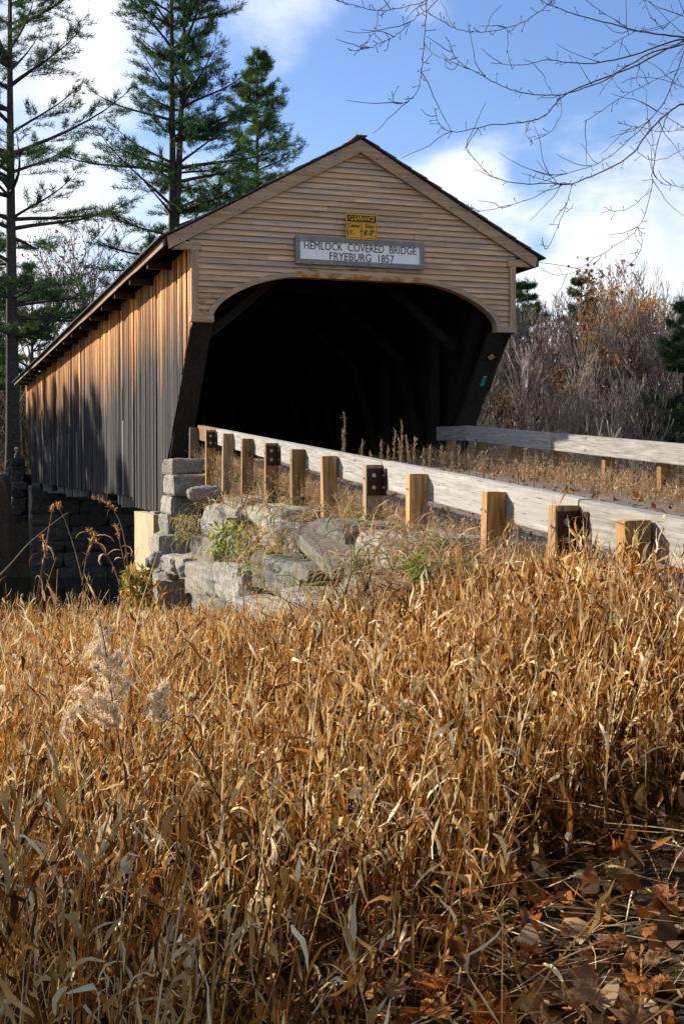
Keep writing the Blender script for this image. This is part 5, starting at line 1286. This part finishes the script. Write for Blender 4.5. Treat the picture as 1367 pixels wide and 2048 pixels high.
    stalk('reddish dock stalk with clustered seeds at the left', 6.8, [(72, 1210), (84, 1140), (92, 1100), (82, 1075)], 0.005, 0.6, 6, 'darkstem')
    stalk('short bent stalk beside the concrete footing', 7.4, [(262, 1180), (248, 1120), (240, 1085), (232, 1054)], 0.004, 0.3, 4)
    stalk('brown leafy stalk standing before the split blocks', 9.5, [(705, 1260), (690, 1215), (668, 1175), (648, 1125), (640, 1092)], 0.004, 0.0, 8)
    stalk('dark dry stem with a folded leaf beside the rounded granite block', 8.6, [(745, 1230), (741, 1180), (738, 1130), (736, 1100), (722, 1082)], 0.004, 0.0, 4, 'darkstem')
    stalk('tan broad-leaved stalk against the pale lower blocks', 10.5, [(488, 1235), (486, 1180), (478, 1130), (470, 1105)], 0.006, 0, 9)
    # mullein-like spikes on the road beyond the near rail
    parts = []; segs = []
    for u, top, n in [(686, 862, 1), (688, 824, 1), (724, 882, 1), (762, 880, 1), (790, 862, 1), (803, 842, 1), (812, 870, 1), (829, 880, 1), (846, 900, 1), (858, 897, 1), (882, 888, 1), (888, 908, 1), (902, 905, 1), (918, 886, 1), (935, 915, 1), (950, 915, 1), (962, 908, 1), (972, 900, 1), (988, 930, 1), (1032, 922, 1), (1050, 900, 1), (1072, 912, 1), (798, 880, 1), (815, 895, 1), (776, 895, 1), (740, 905, 1)]:
        d = 17.5 - (u - 690) * 0.009 + rr.uniform(-0.5, 0.5); t = px(u, top, d); b = px(u + rr.uniform(-8, 8), top + 85, d); b.z = min(b.z, float(gz(b.x, b.y)))
        segs.append((b, t, 0.008, 0.005)); m = 60; s = rg.uniform(0.5, 1.0, m)[:, None]; Q = np.array([tuple(b)]) * (1 - s) + np.array([tuple(t)]) * s + rg.normal(0, 0.006, (m, 3))
        parts.append(ribbons(Q, rg.uniform(0, 6.28, m), rg.uniform(0.2, 1.5, m), rg.uniform(0.02, 0.06, m), rg.uniform(0.008, 0.018, m), rg.normal(0, 0.4, m), rg.uniform(-1, 1, m), pick(m, [(0.40, 0.28, 0.17), (0.55, 0.44, 0.3), (0.25, 0.16, 0.09)], [3, 2, 2]), 1, 0.4, 0.6))
    v, f = tubes(segs, 4); parts.append((v, f, np.tile(np.array([[0.3, 0.2, 0.11]]), (len(v), 1))))
    v, f, c = merge(parts); o = put('roadside_weeds', npmesh('roadside_weeds', v, f, c), M['straw']); tag(o, 'dry seed spikes of weeds along the road edge', 'weeds', kind='stuff')
    # yellow-green brush at the foot of the concrete seat and in the joints of the wall
    parts = []
    def brush(u0, u1, v0, v1, d, n, cols, ln=0.07):
        d = (2.95 - 0.40 * 1.035) / (((u0 + u1) / 2 - 683.5) / FPX + 0.2675) - 0.3
        Q = np.array([tuple(px(rr.uniform(u0, u1), rr.uniform(v0, v1), d + rr.uniform(-0.25, 0.25))) for _ in range(n)])
        parts.append(ribbons(Q, rg.uniform(0, 6.28, n), rg.uniform(-0.6, 1.4, n), rg.uniform(0.5, 1.2, n) * ln, rg.uniform(0.25, 0.6, n) * ln, rg.normal(0.4, 0.7, n), rg.uniform(-1, 1, n), np.array(cols)[rg.choice(len(cols), n)] * rg.uniform(0.7, 1.3, (n, 1)), 2, 0.1, 0.3))
    def tuft(u, v, d, n, h, cols, hang=0.0):
        d = (2.95 - 0.36 * 1.035) / ((u - 683.5) / FPX + 0.2675) - 0.15
        n = n // 3; c = px(u, v, d); Q = np.array([tuple(c)]) + rg.normal(0, 1, (n, 3)) * np.array([[0.13, 0.13, 0.03]]); nn = n
        parts.append(ribbons(Q, rg.uniform(0, 6.28, nn), rg.uniform(0.3, 1.5, nn), rg.uniform(0.4, 1.1, nn) * h, rg.uniform(0.006, 0.013, nn), rg.uniform(0.4, 1.6, nn) + hang, rg.uniform(-2, 2, nn), np.array(cols)[rg.choice(len(cols), nn)] * rg.uniform(0.7, 1.3, (nn, 1)), 3, 0.2, 0.9))
    DRY = [(0.44, 0.27, 0.13), (0.56, 0.40, 0.22), (0.33, 0.19, 0.09), (0.22, 0.24, 0.07)]
    for u, v, d, n, h, hg in [(372, 1040, 19.4, 160, 0.5, 1.6), (380, 1075, 19.0, 140, 0.5, 1.6), (440, 1010, 18.2, 160, 0.35, 0.3), (500, 1005, 16.8, 180, 0.35, 0.2), (545, 1020, 15.6, 180, 0.35, 0.4), (575, 1060, 14.6, 200, 0.4, 0.8),
                              (520, 1060, 15.2, 160, 0.4, 1.2), (560, 1100, 14.0, 200, 0.4, 1.0), (505, 1130, 14.6, 140, 0.4, 1.0), (690, 1120, 11.6, 160, 0.35, 0.8), (715, 1150, 10.8, 200, 0.35, 0.8), (790, 1110, 9.8, 240, 0.35, 0.4), (620, 1035, 13.2, 160, 0.25, 0.1), (680, 1035, 12.0, 160, 0.25, 0.1),
                              (460, 1120, 16.2, 120, 0.35, 0.8), (400, 1180, 17.5, 160, 0.45, 0.4), (600, 1190, 12.4, 160, 0.4, 0.5), (650, 1190, 11.6, 160, 0.4, 0.5), (340, 1170, 19.2, 160, 0.4, 0.3), (730, 1060, 11.2, 200, 0.3, 0.2), (830, 1080, 9.6, 240, 0.3, 0.3), (860, 1130, 9.0, 260, 0.35, 0.4), (900, 1120, 8.7, 260, 0.3, 0.2)]:
        tuft(u, v, d, n, h, DRY, hg)
    YG = [(0.55, 0.38, 0.05), (0.42, 0.36, 0.07), (0.20, 0.24, 0.05), (0.5, 0.30, 0.06)]
    brush(248, 345, 1138, 1220, 19.5, 1100, YG, 0.15); brush(420, 490, 1050, 1110, 17.2, 200, [(0.35, 0.40, 0.08), (0.5, 0.45, 0.2), (0.16, 0.24, 0.05)], 0.11)
    brush(470, 560, 1060, 1180, 15.6, 260, YG, 0.06); brush(350, 400, 1030, 1080, 19.6, 300, [(0.36, 0.30, 0.12), (0.45, 0.36, 0.2)], 0.06)
    brush(815, 850, 1110, 1160, 10.3, 160, [(0.14, 0.24, 0.04), (0.24, 0.3, 0.06)], 0.06); brush(640, 720, 1190, 1240, 11.5, 160, YG, 0.05)
    v, f, c = merge(parts); o = put('wall_brush', npmesh('wall_brush', v, f, c), M['foliage']); tag(o, 'yellow green leafy brush in the joints and foot of the stone wall', 'brush', kind='stuff')
build_weeds()

# ------------------------------------------------------------------ a far visitor by the far abutment
def build_person():
    base = px(34, 926, 59.5); E = empty('person', base); tag(E, 'distant person in a dark teal jacket sitting behind the far abutment', 'person')
    J = {'pel': (0, 0, 0.02), 'chest': (0.03, 0, 0.34), 'neck': (0.0, 0, 0.50), 'head': (-0.03, 0, 0.60), 'top': (-0.03, 0, 0.70), 'shl': (0.03, 0.18, 0.44), 'ell': (-0.06, 0.24, 0.20), 'hal': (-0.26, 0.14, 0.12), 'shr': (0.03, -0.18, 0.44), 'elr': (-0.06, -0.24, 0.20), 'har': (-0.26, -0.14, 0.12),
         'knl': (-0.42, 0.12, 0.10), 'ftl': (-0.48, 0.12, -0.36), 'tol': (-0.60, 0.13, -0.38), 'knr': (-0.42, -0.12, 0.10), 'ftr': (-0.48, -0.12, -0.36), 'tor': (-0.60, -0.13, -0.38)}
    R = {'pel': 0.15, 'chest': 0.16, 'neck': 0.06, 'head': 0.095, 'top': 0.075, 'shl': 0.075, 'ell': 0.05, 'hal': 0.035, 'shr': 0.075, 'elr': 0.05, 'har': 0.035, 'knl': 0.07, 'ftl': 0.05, 'tol': 0.04, 'knr': 0.07, 'ftr': 0.05, 'tor': 0.04}
    ks = list(J); ix = {k: i for i, k in enumerate(ks)}
    ed = [('pel', 'chest'), ('chest', 'neck'), ('neck', 'head'), ('head', 'top'), ('chest', 'shl'), ('shl', 'ell'), ('ell', 'hal'), ('chest', 'shr'), ('shr', 'elr'), ('elr', 'har'), ('pel', 'knl'), ('knl', 'ftl'), ('ftl', 'tol'), ('pel', 'knr'), ('knr', 'ftr'), ('ftr', 'tor')]
    me = bpy.data.meshes.new('body'); me.from_pydata([J[k] for k in ks], [(ix[a], ix[b]) for a, b in ed], []); me.update()
    m, t, b, _ = newmat('jacket_and_skin'); v, r_, obj = coords(t, (1, 1, 1), False); s = t.nodes.new('ShaderNodeSeparateXYZ'); t.links.new(obj, s.inputs[0])
    c = ramp(t, s.outputs[2], [(0.0, (0.03, 0.035, 0.05)), (0.10, (0.02, 0.09, 0.09)), (0.49, (0.02, 0.09, 0.09)), (0.50, (0.55, 0.30, 0.22))], 'CONSTANT'); t.links.new(c, b.inputs['Base Color'])
    o = put('body', me, m, E, Matrix.Translation(base)); sk = o.modifiers.new('skin', 'SKIN'); 
    if not me.skin_vertices: me.attributes.new
    for i, k in enumerate(ks): me.skin_vertices[0].data[i].radius = (R[k], R[k])
    me.skin_vertices[0].data[0].use_root = True; sub = o.modifiers.new('sub', 'SUBSURF'); sub.levels = 1; sub.render_levels = 1
    bm = bmesh.new(); bmesh.ops.create_uvsphere(bm, u_segments=10, v_segments=6, radius=0.105); bmesh.ops.delete(bm, geom=[q for q in bm.verts if q.co.z < -0.01 and q.co.x < 0.02], context='VERTS'); hm = bpy.data.meshes.new('hair'); bm.to_mesh(hm); bm.free()
    put('hair', hm, M['fluff'], E, Matrix.Translation(base + Vector((-0.02, 0, 0.645))))
try:
    build_person()
except Exception as ex:
    print('person', ex)
